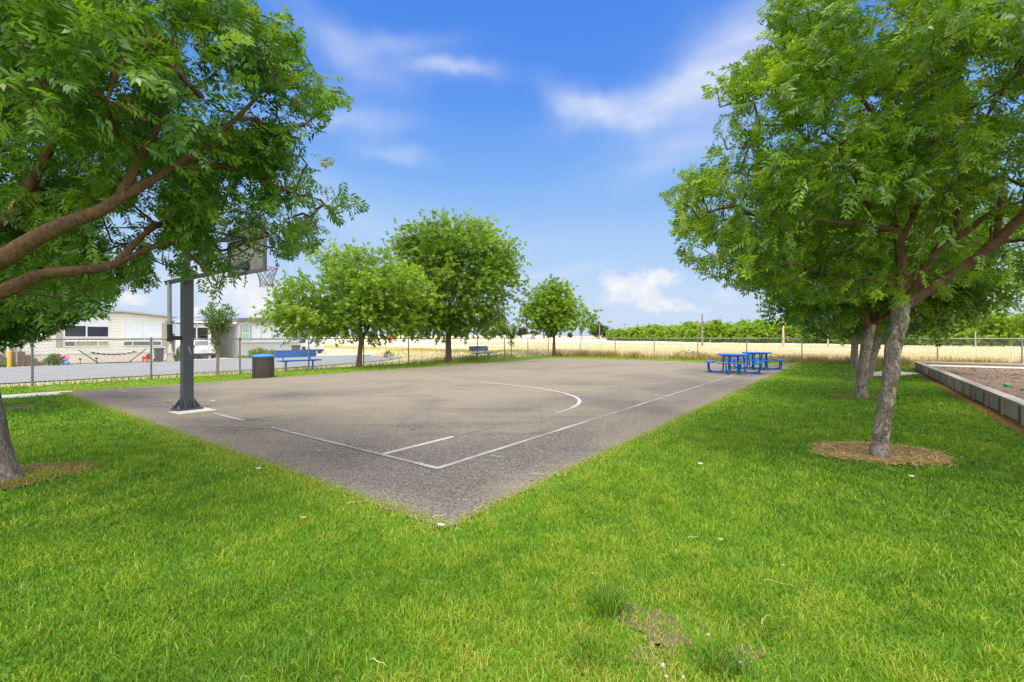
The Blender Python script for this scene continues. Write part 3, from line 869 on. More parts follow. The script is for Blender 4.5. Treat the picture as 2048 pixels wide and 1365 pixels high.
# ------------------------------------------------------------------ bark
def bark_mat(name, c_light, c_dark, c_patch, patch=0.62, vs=26.0, bstr=0.8, crack=0.5):
    m, t, bs = new_mat(name)
    v = objco(t)
    wv = t.vmath('ADD', t.mapping(v, (1.0, 1.0, 0.38)), t.vmath('MULTIPLY', t.noise(v, 11.0, 5.0, 0.65, col=True), (0.10, 0.10, 0.06)))
    plates = t.noise(wv, vs, 5.0, 0.7, 0.6)
    fine = t.noise(t.mapping(v, (1, 1, 0.5)), vs * 4.5, 5.0, 0.7)
    broad = t.noise(v, 4.5, 4.0, 0.6)
    tone = t.math('ADD', t.math('ADD', t.math('MULTIPLY', plates, 0.5), t.math('MULTIPLY', fine, 0.25)), t.math('MULTIPLY', broad, 0.25))
    c = t.ramp(tone, [(0.40, c_dark), (0.48, tuple(0.5 * (p + q) for p, q in zip(c_light, c_dark))), (0.56, c_light)])
    pn = t.noise(t.mapping(v, (1, 1, 0.6)), 6.5, 4.0, 0.65, 0.4)
    c = t.mix(t.mapr(pn, patch, patch + 0.05, 0, 0.85), c, c_patch)
    fis = t.math('ABSOLUTE', t.math('SUBTRACT', t.noise(wv, vs * 0.8, 4.0, 0.65, 1.0), 0.5))
    c = t.mix(t.mapr(fis, 0.0, 0.035, crack, 0.0), c, tuple(q * 0.4 for q in c_dark))
    t.l.new(c, bs.inputs['Base Color'])
    bs.inputs['Roughness'].default_value = 0.9
    bs.inputs['Specular IOR Level'].default_value = 0.15
    hgt = t.math('ADD', t.mapr(fis, 0, 0.10), t.math('ADD', plates, t.math('MULTIPLY', fine, 0.6)))
    bump(t, bs, hgt, bstr, 0.02)
    return m
M['bark_mottled'] = bark_mat('mottled_bark', (0.54, 0.47, 0.39), (0.17, 0.13, 0.10), (0.38, 0.13, 0.045), 0.60, 15.0, 1.0, 0.75)
M['bark_grey'] = bark_mat('grey_bark', (0.40, 0.34, 0.28), (0.16, 0.125, 0.10), (0.28, 0.20, 0.13), 0.66, 22.0)
M['bark_brown'] = bark_mat('brown_bark', (0.26, 0.17, 0.11), (0.10, 0.065, 0.042), (0.20, 0.10, 0.05), 0.6, 30.0, 0.5)
M['bark_limb'] = bark_mat('limb_bark', (0.235, 0.135, 0.082), (0.105, 0.058, 0.036), (0.15, 0.09, 0.06), 0.66, 26.0, 0.6, 0.4)
M['bark_thin'] = bark_mat('young_bark', (0.40, 0.27, 0.17), (0.22, 0.14, 0.09), (0.42, 0.34, 0.26), 0.6, 40.0, 0.3)

# ------------------------------------------------------------------ leaves
def leaflet(base, dirv, L, w, fold=0.25):
    """4 points of a folded leaflet lying near the xy plane"""
    d = np.array(dirv) / np.linalg.norm(dirv)
    s = np.cross([0, 0, 1.0], d); s /= np.linalg.norm(s)
    b = np.array(base)
    return [b, b + d * L * 0.45 + s * w * 0.5 + np.array([0, 0, fold * w]), b + d * L, b + d * L * 0.45 - s * w * 0.5 + np.array([0, 0, fold * w])]

def pinnate(pairs=5, L=1.0, ll=0.30, lw=0.115, droop=0.14, seed=None, bend=0.0):
    vs = []; r_ = random.Random(seed if seed is not None else 1); jit = 0.0 if seed is None else 1.0
    for i in range(pairs):
        u = 0.16 + 0.78 * i / (pairs - 1)
        z = -droop * u * u
        k = ll * (0.75 + 0.5 * math.sin(math.pi * (0.15 + 0.7 * u)))
        for s in (-1, 1):
            u2 = u + jit * r_.uniform(-.03, .03); kk = k * (1 + jit * r_.uniform(-.3, .2))
            vs += leaflet((u2 * L, bend * u2 * u2, z), (0.62 + jit * r_.uniform(-.3, .3), s * 0.85 + 2 * bend * u2, -0.25 - 0.25 * u + jit * r_.uniform(-.55, .35)), kk, lw * (1 + jit * r_.uniform(-.2, .25)))
    vs += leaflet((0.96 * L, bend * .92, -droop), (1, 2 * bend, -0.5), ll * 0.9, lw)
    # rachis
    vs += [np.array([0, -0.006, 0]), np.array([0, 0.006, 0]), np.array([L, 0.004 + bend, -droop]), np.array([L, -0.004 + bend, -droop])]
    return np.array(vs)
LEAF_NEAR = [pinnate(6, seed=q, bend=bd, droop=dr) for q, bd, dr in ((1, .12, .10), (2, -.15, .22), (3, .05, .34), (4, -.05, -.06), (5, .2, .18))]
LEAF_MID = [pinnate(3, ll=0.48, lw=0.20, seed=q, bend=bd, droop=dr) for q, bd, dr in ((1, .1, .1), (2, -.12, .25), (3, .0, .3))]
def frond(n=3):
    vs = []
    for i in range(n):
        a = (i - (n - 1) / 2) * 0.75
        vs += leaflet((0.05, 0, 0), (math.cos(a), math.sin(a), -0.25), 1.0 if i == n // 2 else 0.85, 0.34)
    return np.array(vs)
LEAF_FAR = frond(3)
LEAF_SMALL = np.array(leaflet((0, 0, 0), (1, 0, -0.15), 1.0, 0.5))

def basis(d):
    """rows of x axes (n,3) -> rotation matrices with random-free upright z"""
    d = d / np.linalg.norm(d, axis=1, keepdims=True)
    up = np.tile(np.array([[0, 0, 1.0]]), (len(d), 1))
    y = np.cross(up, d); ln = np.linalg.norm(y, axis=1, keepdims=True)
    y = np.where(ln < 1e-3, np.array([[0, 1.0, 0]]), y / np.maximum(ln, 1e-6))
    z = np.cross(d, y)
    return np.stack([d, y, z], -1)          # columns

def place_leaves(pos, dirs, size, template, roll=0.8):
    R_ = basis(dirs)
    n = len(pos)
    ro = rng.normal(0, roll, n); c, s = np.cos(ro), np.sin(ro)
    y = R_[:, :, 1] * c[:, None] + R_[:, :, 2] * s[:, None]
    z = -R_[:, :, 1] * s[:, None] + R_[:, :, 2] * c[:, None]
    R_ = np.stack([R_[:, :, 0], y, z], -1)
    if isinstance(template, list):
        st = np.stack(template); which = rng.integers(len(template), size=n)
        return np.einsum('nij,nmj->nmi', R_, st[which]) * size[:, None, None] + pos[:, None, :]
    V = np.einsum('nij,mj->nmi', R_, template) * size[:, None, None] + pos[:, None, :]
    return V

def sprays(centers, outdirs, K, twig, leaf, template, droop=0.25, tint0=0.45, tint_cl=None):
    """K compound leaves along a short twig at every centre"""
    n = len(centers)
    d = outdirs / np.maximum(np.linalg.norm(outdirs, axis=1, keepdims=True), 1e-6)
    d = d + rng.normal(0, 0.6, (n, 3)); d[:, 2] -= droop
    d /= np.linalg.norm(d, axis=1, keepdims=True)
    Bm = basis(d)
    P_, D_, S_, T_ = [], [], [], []
    cl = tint_cl if tint_cl is not None else rng.normal(0, 0.12, n)
    for k in range(K):
        u = (k + 0.5) / K
        ph = k * 2.4 + rng.uniform(0, 0.8, n)
        side = Bm[:, :, 1] * np.cos(ph)[:, None] + Bm[:, :, 2] * np.sin(ph)[:, None]
        open_ = 0.95 * (1 - u) + 0.25
        dd = d * (1 - 0.45 * open_) + side * open_ * 0.9
        dd[:, 2] -= droop * 1.2
        dd += rng.normal(0, 0.22, (n, 3))
        P_.append(centers + d * (u - 0.3) * twig * rng.uniform(0.85, 1.15, n)[:, None])
        D_.append(dd); S_.append(leaf * rng.uniform(0.75, 1.2, n)); T_.append(np.clip(tint0 + cl + rng.normal(0, 0.10, n) + 0.10 * u, 0, 1))
    return np.concatenate(P_), np.concatenate(D_), np.concatenate(S_), np.concatenate(T_), d

# ------------------------------------------------------------------ tree
def resample(path, rads, step):
    pts, rr = [], []
    for i in range(len(path) - 1):
        p, q = Vector(path[i]), Vector(path[i + 1]); n = max(1, int((q - p).length / step))
        for k in range(n):
            u = k / n; pts.append(p.lerp(q, u)); rr.append(rads[i] * (1 - u) + rads[i + 1] * u)
    pts.append(Vector(path[-1])); rr.append(rads[-1])
    return pts, rr

def smooth_path(path, rads, it=2):
    p = [Vector(v) for v in path]; r = list(rads)
    for _ in range(it):
        q = [p[0]]; s = [r[0]]
        for i in range(len(p) - 1):
            q += [p[i].lerp(p[i + 1], 0.25), p[i].lerp(p[i + 1], 0.75)]
            s += [r[i] * .75 + r[i + 1] * .25, r[i] * .25 + r[i + 1] * .75]
        q.append(p[-1]); s.append(r[-1])
        p, r = q, s
    return p, r

def make_tree(name, base, label, cat, trunk, limbs, blobs, n_cl, n_sp, K, leaf, template, leafmat, barkmat, limbmat=None, extra=(), sigma=0.42, twig=0.32,
              tint0=0.45, droop=0.14, group=None, seed=1, min_d=0.3, nseg=12, ctrcut=None, keepout=None, shell=2.0, branch=True, tintvar=0.12, limb_parts=False, cup=0.75, wob=0.0, leafcut=None):
    """trunk/limbs: [(path, radii)] in world space; blobs: [(centre, (rx,ry,rz), weight)]"""
    global rng
    keep = rng; rng = np.random.default_rng(seed); rnd = random.Random(seed)
    base = Vector(base)
    root = empty(name, base, 0, label, cat, group)
    tb = MB(); nodes = []; nrad = []
    lb = MB()
    for i, (path, rads) in enumerate([trunk] + list(limbs)):
        path, rads = smooth_path(path, rads)
        pp, rr = resample(path, rads, 0.10 if nseg >= 12 else 0.25)
        if wob and i == 0:
            pp2 = []
            for k, p in enumerate(pp):
                q = min(1, k / 3) * min(1, (len(pp) - 1 - k) / 3)
                pp2.append(p + Vector((math.sin(k * 0.7), math.cos(k * 0.53), 0)) * wob * q)
            pp = pp2; rr = [r * (1 + 0.06 * math.sin(k * 1.3) + 0.04 * math.sin(k * 2.9)) for k, r in enumerate(rr)]
        (tb if i == 0 or limbmat is None else lb).tube([p - base for p in pp], rr, nseg, True)
        st = 3 if i == 0 else 1
        for k, (p, r) in enumerate(zip(pp, rr)):
            if i == 0 and k < len(pp) * 0.9: continue
            if k % st == 0: nodes.append(np.array(p)); nrad.append(r)
    if not nodes:
        nodes.append(np.array(trunk[0][-1])); nrad.append(trunk[1][-1])
    # cluster centres inside the crown volume
    w = np.array([b[2] for b in blobs], float); w /= w.sum()
    cs = []
    tries = 0
    while len(cs) < n_cl and tries < n_cl * 60:
        tries += 1
        c, r3, _ = blobs[rng.choice(len(blobs), p=w)]
        v = rng.normal(size=3); v /= np.linalg.norm(v)
        u = rng.random() ** (1 / 3.0)
        u = u ** (1 / shell)
        p = np.array(c) + v * u * np.array(r3)
        if keepout is not None and keepout(p): continue
        if cs and np.min(np.linalg.norm(np.array(cs) - p, axis=1)) < min_d: continue
        cs.append(p)
    for e in extra: cs.append(np.array(e))
    cs = np.array(cs)
    if ctrcut is not None: cs = cs[ctrcut(cs)]
    cc = np.sum([np.array(b[0]) * wi for b, wi in zip(blobs, w)], axis=0)
    # grow branches to every cluster
    if branch:
        par = [-1] * len(nodes); use = [0] * len(nodes); n0 = len(nodes); paths = []
        base_pts = np.array(nodes)
        dist0 = np.array([np.min(np.linalg.norm(base_pts - c, axis=1)) for c in cs])
        for ci in np.argsort(dist0):
            c = cs[ci]; arr = np.array(nodes)
            dd = np.linalg.norm(arr - c, axis=1)
            # prefer parents nearer the heart of the tree
            k = int(np.argmin(dd + 0.25 * np.maximum(0, np.linalg.norm(arr - cc, axis=1) - np.linalg.norm(c - cc)) + 0.6 * np.maximum(0, arr[:, 2] - c[2])))
            p0 = nodes[k]; L = np.linalg.norm(c - p0)
            prev = k
            ns = max(2, int(L / 0.28))
            off = rng.normal(0, 0.10 * L, 3)
            for s in range(1, ns + 1):
                u = s / ns
                q = p0 * (1 - u) + c * u + off * math.sin(math.pi * u) + np.array([0, 0, 0.10 * L * math.sin(math.pi * u)])
                nodes.append(q); nrad.append(0.0); par.append(prev); use.append(0); prev = len(nodes) - 1
            k = prev
            while k >= n0:
                use[k] += 1; k = par[k]
        # chains -> tubes
        kids = {}
        for i in range(n0, len(nodes)): kids.setdefault(par[i], []).append(i)
        br = MB()
        def rr(i): return 0.0022 + 0.0046 * math.sqrt(max(1, use[i])) * (1.0 if leaf < 0.5 else 1.6)
        starts = [(p, k) for p in list(kids) for k in kids[p] if p < n0]
        stack = list(starts)
        while stack:
            p, k = stack.pop()
            pts = [Vector(nodes[p]) - base, Vector(nodes[k]) - base]
            r0 = rr(k)
            rs = [r0 * 1.15 if p >= n0 else min(r0 * 1.25, max(nrad[p], r0)), r0]
            while k in kids:
                ch = sorted(kids[k], key=lambda q: -use[q])
                for q in ch[1:]: stack.append((k, q))
                k = ch[0]; pts.append(Vector(nodes[k]) - base); rs.append(rr(k))
            rs[-1] *= .45; rs[-2] *= .8
            br.tube(pts, rs, 6 if nseg >= 12 else 4, False)
        if limbmat is None:
            tb.v, tb.f = tb.v, tb.f
        (lb if limbmat is not None else tb).add(br.v, br.f)
    tb.build('trunk', barkmat, root, smooth=True)
    if limbmat is not None and lb.v:
        lb.build('branches', limbmat, root, smooth=True)
    # foliage
    n = len(cs)
    idx = np.repeat(np.arange(n), n_sp)
    off = rng.normal(0, 1, (len(idx), 3)) * sigma * np.array([1, 1, cup])
    pos = cs[idx] + off
    out = (pos - (cc + np.array([0, 0, -0.6])))
    out = out / np.maximum(np.linalg.norm(out, axis=1, keepdims=True), 1e-6) + 0.9 * off / sigma * 0.5
    clt = rng.normal(0, tintvar, n)[idx] + rng.normal(0, 0.06, len(idx))
    if keepout is not None:
        ok = np.array([not keepout(p) for p in pos]); pos, out, clt = pos[ok], out[ok], clt[ok]
    p_, d_, s_, t_, dd_ = sprays(pos, out, K, twig, leaf, template, droop, tint0, clt)
    if leafcut is not None:
        du = d_ / np.linalg.norm(d_, axis=1, keepdims=True)
        ok = leafcut(p_ + du * s_[:, None] * 0.8, p_)
        p_, d_, s_, t_ = p_[ok], d_[ok], s_[ok], t_[ok]
    V = place_leaves(p_, d_, s_, template)
    m = V.shape[1]
    Vf = V.reshape(-1, 3) - np.array(base)
    F = np.arange(len(Vf)).reshape(-1, 4)
    o = mesh_np('crown', Vf, F, leafmat, root, {'tint': np.repeat(np.where(rng.random(len(t_)) < .008, .98, np.clip(t_, 0, .90)), m)})
    print(name, label[:30], 'clusters', n, 'faces', len(F))
    rng = keep
    return root

def pxpath(*pts):
    """(px, py, depth, radius) ..."""
    return [P(a, b, c) for a, b, c, r in pts], [q[3] for q in pts]

def V3(*a): return np.array(a, float)

def pix(p):
    y = np.maximum(p[:, 1], 0.05)
    return CX + FPX * p[:, 0] / y, HZ - FPX * (p[:, 2] - EYE) / y
class _Pt:
    def __init__(s, x, y): s.x = x; s.y = y
def outline(*pts): return [_Pt(*q) for q in pts]
OUT_R = outline((1560, -200), (1545, 0), (1505, 30), (1530, 60), (1500, 90), (1480, 130), (1425, 125), (1410, 165), (1440, 230), (1412, 280), (1440, 335), (1390, 345), (1310, 335), (1320, 385), (1355, 420), (1345, 470), (1350, 510), (1400, 545), (1430, 560), (1480, 575),
                (1560, 600), (1700, 606), (1790, 600), (1850, 592), (1900, 572), (1960, 560), (2048, 570), (2900, 620), (2900, -1600), (1700, -1600))
OUT_L = outline((-1500, 690), (0, 645), (90, 645), (150, 612), (235, 590), (310, 566), (335, 540), (375, 560), (395, 590), (430, 605), (450, 580), (500, 560), (490, 520), (535, 510), (560, 525), (600, 500), (640, 500), (665, 480), (650, 450), (690, 440), (728, 420), (722, 385),
                (690, 380), (650, 400), (640, 350), (655, 320), (615, 290), (640, 260), (660, 215), (705, 205), (700, 170), (670, 150), (655, 180), (620, 120), (600, 60), (575, 20), (555, 0), (545, -60), (500, -400), (300, -1600), (-1500, -1600))
def ctr_R(c):
    x, y = pix(c); return in_poly(x, y, OUT_R) | (c[:, 1] < 0.3)
HOLE_L = outline((395, 545), (440, 480), (535, 462), (560, 560), (520, 600), (430, 575))
HOLE_L2 = outline((325, 700), (325, 560), (440, 545), (440, 580), (400, 620), (400, 700))
def ctr_L(c):
    x, y = pix(c); return (in_poly(x, y, OUT_L) & (c[:, 1] > 2.2)) | (c[:, 0] < -4.6)
OUT_2 = outline((-900, 720), (0, 700), (60, 682), (115, 662), (160, 640), (222, 628), (232, 590), (215, 540), (230, 480), (200, 300), (-900, 200))
def cut_R(tip, p):
    x, y = pix(tip)
    ok = in_poly(x, y, OUT_R) | (tip[:, 1] < 0.3)
    gap = fbm2(x, y, 89, 3, 70.0)
    ok &= ~((gap < 0.435) & (rng.random(len(x)) < 0.8))
    ok &= in_poly(1830 + (x - 1830) * 1.13, 320 + (y - 320) * 1.10, OUT_R) | (x > 1900) | (rng.random(len(x)) < 0.62)
    x, y = pix(p)
    ok &= ~((p[:, 1] < 5.45) & (y > 380) & (y < 585) & (x > 1600) & (rng.random(len(x)) < 0.80))
    return ok
def cut_L(tip, p):
    x, y = pix(tip)
    ok = (in_poly(x, y, OUT_L) & (tip[:, 1] > 0.4)) | (tip[:, 0] < -4.5) & (y < 640) & (x < -40)
    ok &= ~(in_poly(x, y, HOLE_L) & (rng.random(len(x)) < 0.78))
    ok &= ~(in_poly(x, y, HOLE_L2) & (rng.random(len(x)) < 0.93))
    gap = fbm2(x, y, 88, 3, 75.0)
    ok &= ~((gap < 0.455) & (x > 200) & (rng.random(len(x)) < 0.84))
    ok &= in_poly(200 + (x - 200) * 1.11, 280 + (y - 280) * 1.10, OUT_L) | (x < 150) | (rng.random(len(x)) < 0.5)
    x, y = pix(p)
    ok &= ~((p[:, 1] < 3.9) & (y > 300) & (x < 520) & (rng.random(len(x)) < 0.93))
    ok &= ~((p[:, 1] < 3.2) & (y > 150) & (rng.random(len(x)) < 0.85)) & (p[:, 1] > 2.3)
    ok &= ~((p[:, 1] < 4.3) & (y > 420) & (x < 300) & (rng.random(len(x)) < 0.6))
    return ok

# --- near right tree ---------------------------------------------------------
trunkR = pxpath((1757, 922, 5.42, .108), (1758, 905, 5.42, .094), (1761, 880, 5.42, .084), (1768, 830, 5.42, .079), (1777, 780, 5.42, .077), (1783, 735, 5.42, .083), (1789, 690, 5.42, .080), (1796, 650, 5.42, .084), (1803, 618, 5.42, .094), (1807, 598, 5.42, .090))
limbsR = [
    pxpath((1806, 604, 5.42, .085), (1806, 570, 5.45, .068), (1804, 530, 5.5, .058), (1800, 490, 5.5, .052), (1794, 465, 5.5, .048), (1768, 455, 5.45, .042), (1738, 450, 5.4, .036), (1690, 448, 5.3, .026), (1640, 440, 5.2, .020), (1590, 436, 5.1, .014)),
    pxpath((1794, 465, 5.5, .036), (1793, 430, 5.55, .032), (1798, 400, 5.6, .028), (1805, 370, 5.65, .022), (1815, 340, 5.7, .02)),
    pxpath((1740, 450, 5.4, .030), (1743, 425, 5.4, .026), (1731, 402, 5.4, .022), (1722, 385, 5.45, .018)),
    pxpath((1815, 345, 5.5, .022), (1772, 285, 5.3, .026), (1744, 225, 5.2, .024), (1711, 178, 5.1, .018), (1674, 122, 5.0, .012)),
    pxpath((1800, 492, 5.5, .030), (1822, 440, 5.6, .03), (1862, 350, 5.6, .028), (1866, 281, 5.6, .024), (1864, 160, 5.5, .016), (1861, 60, 5.4, .010)),
    pxpath((1812, 608, 5.42, .085), (1835, 592, 5.38, .072), (1865, 575, 5.3, .064), (1900, 553, 5.2, .062), (1950, 522, 5.1, .058), (1992, 488, 5.0, .054), (2030, 445, 4.95, .048), (2090, 395, 4.9, .04), (2190, 330, 4.9, .025)),
    pxpath((1820, 600, 5.45, .05), (1845, 545, 5.5, .044), (1872, 500, 5.4, .040), (1910, 478, 5.35, .038), (1945, 455, 5.3, .034), (1972, 430, 5.3, .028), (2008, 417, 5.3, .020), (2050, 400, 5.3, .014)),
    pxpath((1920, 470, 5.35, .028), (1908, 434, 5.35, .026), (1932, 395, 5.35, .023), (1941, 350, 5.3, .02), (1960, 272, 5.3, .016), (1993, 183, 5.2, .010)),
    pxpath((1806, 590, 5.45, .04), (1775, 568, 5.6, .034), (1740, 560, 5.7, .028), (1690, 556, 5.8, .022), (1630, 542, 5.9, .014)),
    pxpath((1992, 490, 5.0, .034), (1996, 455, 5.2, .03), (2000, 410, 5.3, .022), (2005, 350, 5.4, .015)),
]
blobsR = [(V3(4.75, 5.5, 3.75), (2.55, 2.6, 1.75), 5), (V3(5.3, 5.4, 4.9), (2.3, 2.3, 1.7), 3), (V3(3.4, 5.3, 3.2), (1.35, 1.5, 0.75), 1.6), (V3(6.6, 5.6, 3.6), (2.0, 2.2, 1.5), 2), (V3(4.7, 5.6, 2.55), (1.7, 1.7, .5), 1.0),
          (V3(4.1, 5.0, 5.1), (1.1, 1.2, 1.0), 1)]
exR = [P(1350, 372, 5.2), P(1352, 405, 5.2), P(1395, 375, 5.2), P(1400, 440, 5.2), P(1380, 490, 5.3), P(1430, 170, 5.4), P(1440, 215, 5.4), P(1470, 140, 5.4), P(1480, 190, 5.4), P(1440, 265, 5.3), P(1455, 300, 5.3), P(1480, 60, 5.4), P(1535, 20, 5.4), P(1545, 55, 5.4),
       P(1450, 345, 5.2), P(1430, 420, 5.2), P(1440, 520, 5.3), P(1500, 550, 5.3), P(1480, 410, 5.2), P(1525, 110, 5.3), P(1520, 250, 5.3), P(1580, 80, 5.3), P(1560, 570, 5.4), P(1650, 575, 5.2), P(1720, 585, 5.0), P(1830, 560, 4.9), P(1800, 540, 4.8)]
make_tree('shade_tree', T1, 'leaning tree with mottled orange-patched trunk rising from a straw ring', 'tree', trunkR, limbsR, blobsR, 240, 15, 6, 0.19, LEAF_NEAR, M['leaf'], M['bark_mottled'], M['bark_limb'],
          extra=exR, sigma=0.25, twig=0.32, tint0=0.50, droop=0.12, seed=3, min_d=0.28, shell=1.5, nseg=14, wob=0.006, leafcut=cut_R, ctrcut=ctr_R, tintvar=.17)

# --- near left tree ----------------------------------------------------------
trunkL = ([L1 + Vector((0, 0, -0.03)), L1 + Vector((-.02, 0, 0.10)), L1 + Vector((-.06, 0, 0.35)), L1 + Vector((-.13, 0, 0.8)), L1 + Vector((-.2, -.05, 1.2)), L1 + Vector((-.26, -.1, 1.6)), L1 + Vector((-.28, -.12, 1.75))], [.20, .150, .122, .112, .115, .125, .12])
fkL = L1 + Vector((-.28, -.12, 1.72))
limbsL = [
    ([fkL] + pxpath((-330, 610, 3.7, 0), (-100, 560, 3.4, 0), (0, 524, 3.3, 0), (60, 482, 3.3, 0), (130, 447, 3.3, 0), (200, 424, 3.35, 0), (240, 395, 3.4, 0), (290, 368, 3.5, 0), (345, 335, 3.6, 0), (400, 300, 3.7, 0), (440, 265, 3.8, 0), (475, 235, 3.9, 0), (520, 190, 4.0, 0), (560, 130, 4.1, 0))[0], [.11, .085, .072, .064, .056, .050, .043, .037, .034, .030, .027, .023, .018, .013, .009]),
    ([fkL] + pxpath((-380, 660, 4.0, 0), (-120, 625, 3.7, 0), (0, 588, 3.6, 0), (45, 565, 3.6, 0), (80, 550, 3.65, 0), (150, 541, 3.7, 0), (200, 538, 3.8, 0), (232, 528, 3.9, 0), (290, 500, 4.1, 0), (360, 480, 4.3, 0))[0], [.10, .075, .062, .055, .051, .046, .039, .035, .030, .02, .014]),
    ([fkL] + pxpath((-300, 500, 4.2, 0), (-100, 470, 4.3, 0), (30, 440, 4.3, 0), (45, 400, 4.3, 0), (70, 355, 4.3, 0), (130, 240, 4.2, 0), (170, 120, 4.1, 0))[0], [.11, .09, .075, .06, .052, .04, .028, .016]),
    ([fkL] + pxpath((-340, 420, 4.6, 0), (-250, 250, 4.8, 0), (-150, 80, 4.8, 0), (0, -120, 4.8, 0))[0], [.11, .085, .065, .05, .03]),
    ([P(240, 395, 3.4), P(262, 350, 3.45), P(320, 250, 3.4), P(350, 150, 3.3), P(345, 40, 3.2)], [.034, .03, .024, .018, .010]),
    ([P(232, 528, 3.9), P(300, 455, 4.2), P(350, 440, 4.5), P(420, 462, 4.7), P(500, 480, 4.8)], [.030, .024, .02, .014, .008]),
    ([P(345, 335, 3.6), P(420, 330, 3.9), P(500, 345, 4.3), P(560, 380, 4.5), P(640, 400, 4.6)], [.024, .02, .016, .012, .007]),
]
blobsL = [(V3(-4.2, 4.7, 3.7), (2.35, 2.0, 1.55), 4), (V3(-3.2, 4.3, 4.6), (1.6, 1.7, 1.3), 2.4), (V3(-5.6, 4.6, 4.6), (2.5, 2.4, 1.8), 2), (V3(-3.0, 4.6, 3.1), (1.15, 1.3, .8), 1.6), (V3(-2.9, 2.9, 3.4), (.9, .8, .7), 1.2), (V3(-4.4, 3.9, 2.7), (1.5, 1.2, .65), 1.2), (V3(-4.6, 5.0, 2.5), (1.9, 1.3, .5), 1.2)]
exL = [P(560, 500, 4.7), P(600, 460, 4.7), P(620, 395, 4.7), P(575, 385, 4.6), P(640, 300, 4.6), P(570, 210, 4.5), P(620, 200, 4.6), P(690, 190, 4.6), P(655, 205, 4.5), P(700, 400, 4.7), P(660, 420, 4.6), P(620, 435, 4.6), P(640, 470, 4.7), P(600, 300, 4.5), P(615, 330, 4.5), P(590, 480, 4.7), P(540, 495, 4.6), P(475, 510, 4.5), P(460, 550, 4.4), P(400, 530, 4.4), P(340, 560, 4.4), P(425, 575, 4.5),
       P(590, 150, 4.5), P(610, 110, 4.5), P(560, 60, 4.4), P(520, 30, 4.3), P(625, 250, 4.6), P(600, 395, 4.6), P(570, 440, 4.6), P(530, 250, 4.4), P(540, 340, 4.5), P(480, 420, 4.4), P(280, 560, 4.3), P(200, 580, 4.2), P(130, 600, 4.1),
       P(120, 230, 2.6), P(230, 190, 2.5), P(150, 120, 2.5), P(290, 240, 2.7), P(560, 280, 4.4), P(500, 130, 4.1), P(440, 70, 4.0), P(400, 40, 3.8)]
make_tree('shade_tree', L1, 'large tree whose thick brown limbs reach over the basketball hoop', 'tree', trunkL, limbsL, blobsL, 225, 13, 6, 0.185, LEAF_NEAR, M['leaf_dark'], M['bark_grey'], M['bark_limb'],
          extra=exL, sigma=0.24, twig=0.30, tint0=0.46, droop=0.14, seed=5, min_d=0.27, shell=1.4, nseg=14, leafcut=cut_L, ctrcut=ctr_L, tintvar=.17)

# --- second tree on the left, behind the first -------------------------------
b2 = L2
trunk2 = ([b2 + Vector((0, 0, -.03)), b2 + Vector((0, 0, .15)), b2 + Vector((.03, 0, .8)), b2 + Vector((.05, 0, 1.5)), b2 + Vector((.05, 0, 1.8))], [.17, .13, .11, .105, .10])
limbs2 = [([b2 + Vector((.05, 0, 1.7)), b2 + Vector((.6, -.2, 2.3)), b2 + Vector((1.3, -.3, 2.8))], [.07, .05, .03]), ([b2 + Vector((.05, 0, 1.7)), b2 + Vector((-.5, .2, 2.4)), b2 + Vector((-.9, .3, 3.2))], [.07, .05, .03]), ([b2 + Vector((.05, 0, 1.7)), b2 + Vector((.1, .3, 2.6)), b2 + Vector((.3, .4, 3.6))], [.07, .05, .03])]
make_tree('shade_tree', b2, 'dense dark tree standing behind the big left tree before the house', 'tree', trunk2, limbs2,
          [(np.array(b2) + V3(.0, 0, 2.85), (1.9, 2.0, 1.15), 3), (np.array(b2) + V3(.1, 0, 3.7), (1.6, 1.7, 1.3), 2), (np.array(b2) + V3(.7, -.3, 2.3), (1.0, 1.0, .5), 1.0), (np.array(b2) + V3(.1, -.3, 1.9), (.9, 1.0, .35), .7)],
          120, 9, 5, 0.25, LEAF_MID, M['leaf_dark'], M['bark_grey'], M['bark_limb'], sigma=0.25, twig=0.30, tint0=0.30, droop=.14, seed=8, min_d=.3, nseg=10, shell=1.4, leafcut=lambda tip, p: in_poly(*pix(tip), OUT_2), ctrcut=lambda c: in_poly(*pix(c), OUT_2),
          extra=[P(215, 600, 9.0), P(225, 625, 9.0), P(180, 650, 9.0), P(110, 665, 9.0), P(60, 680, 9.2), P(30, 672, 9.2), P(205, 570, 9.0)])

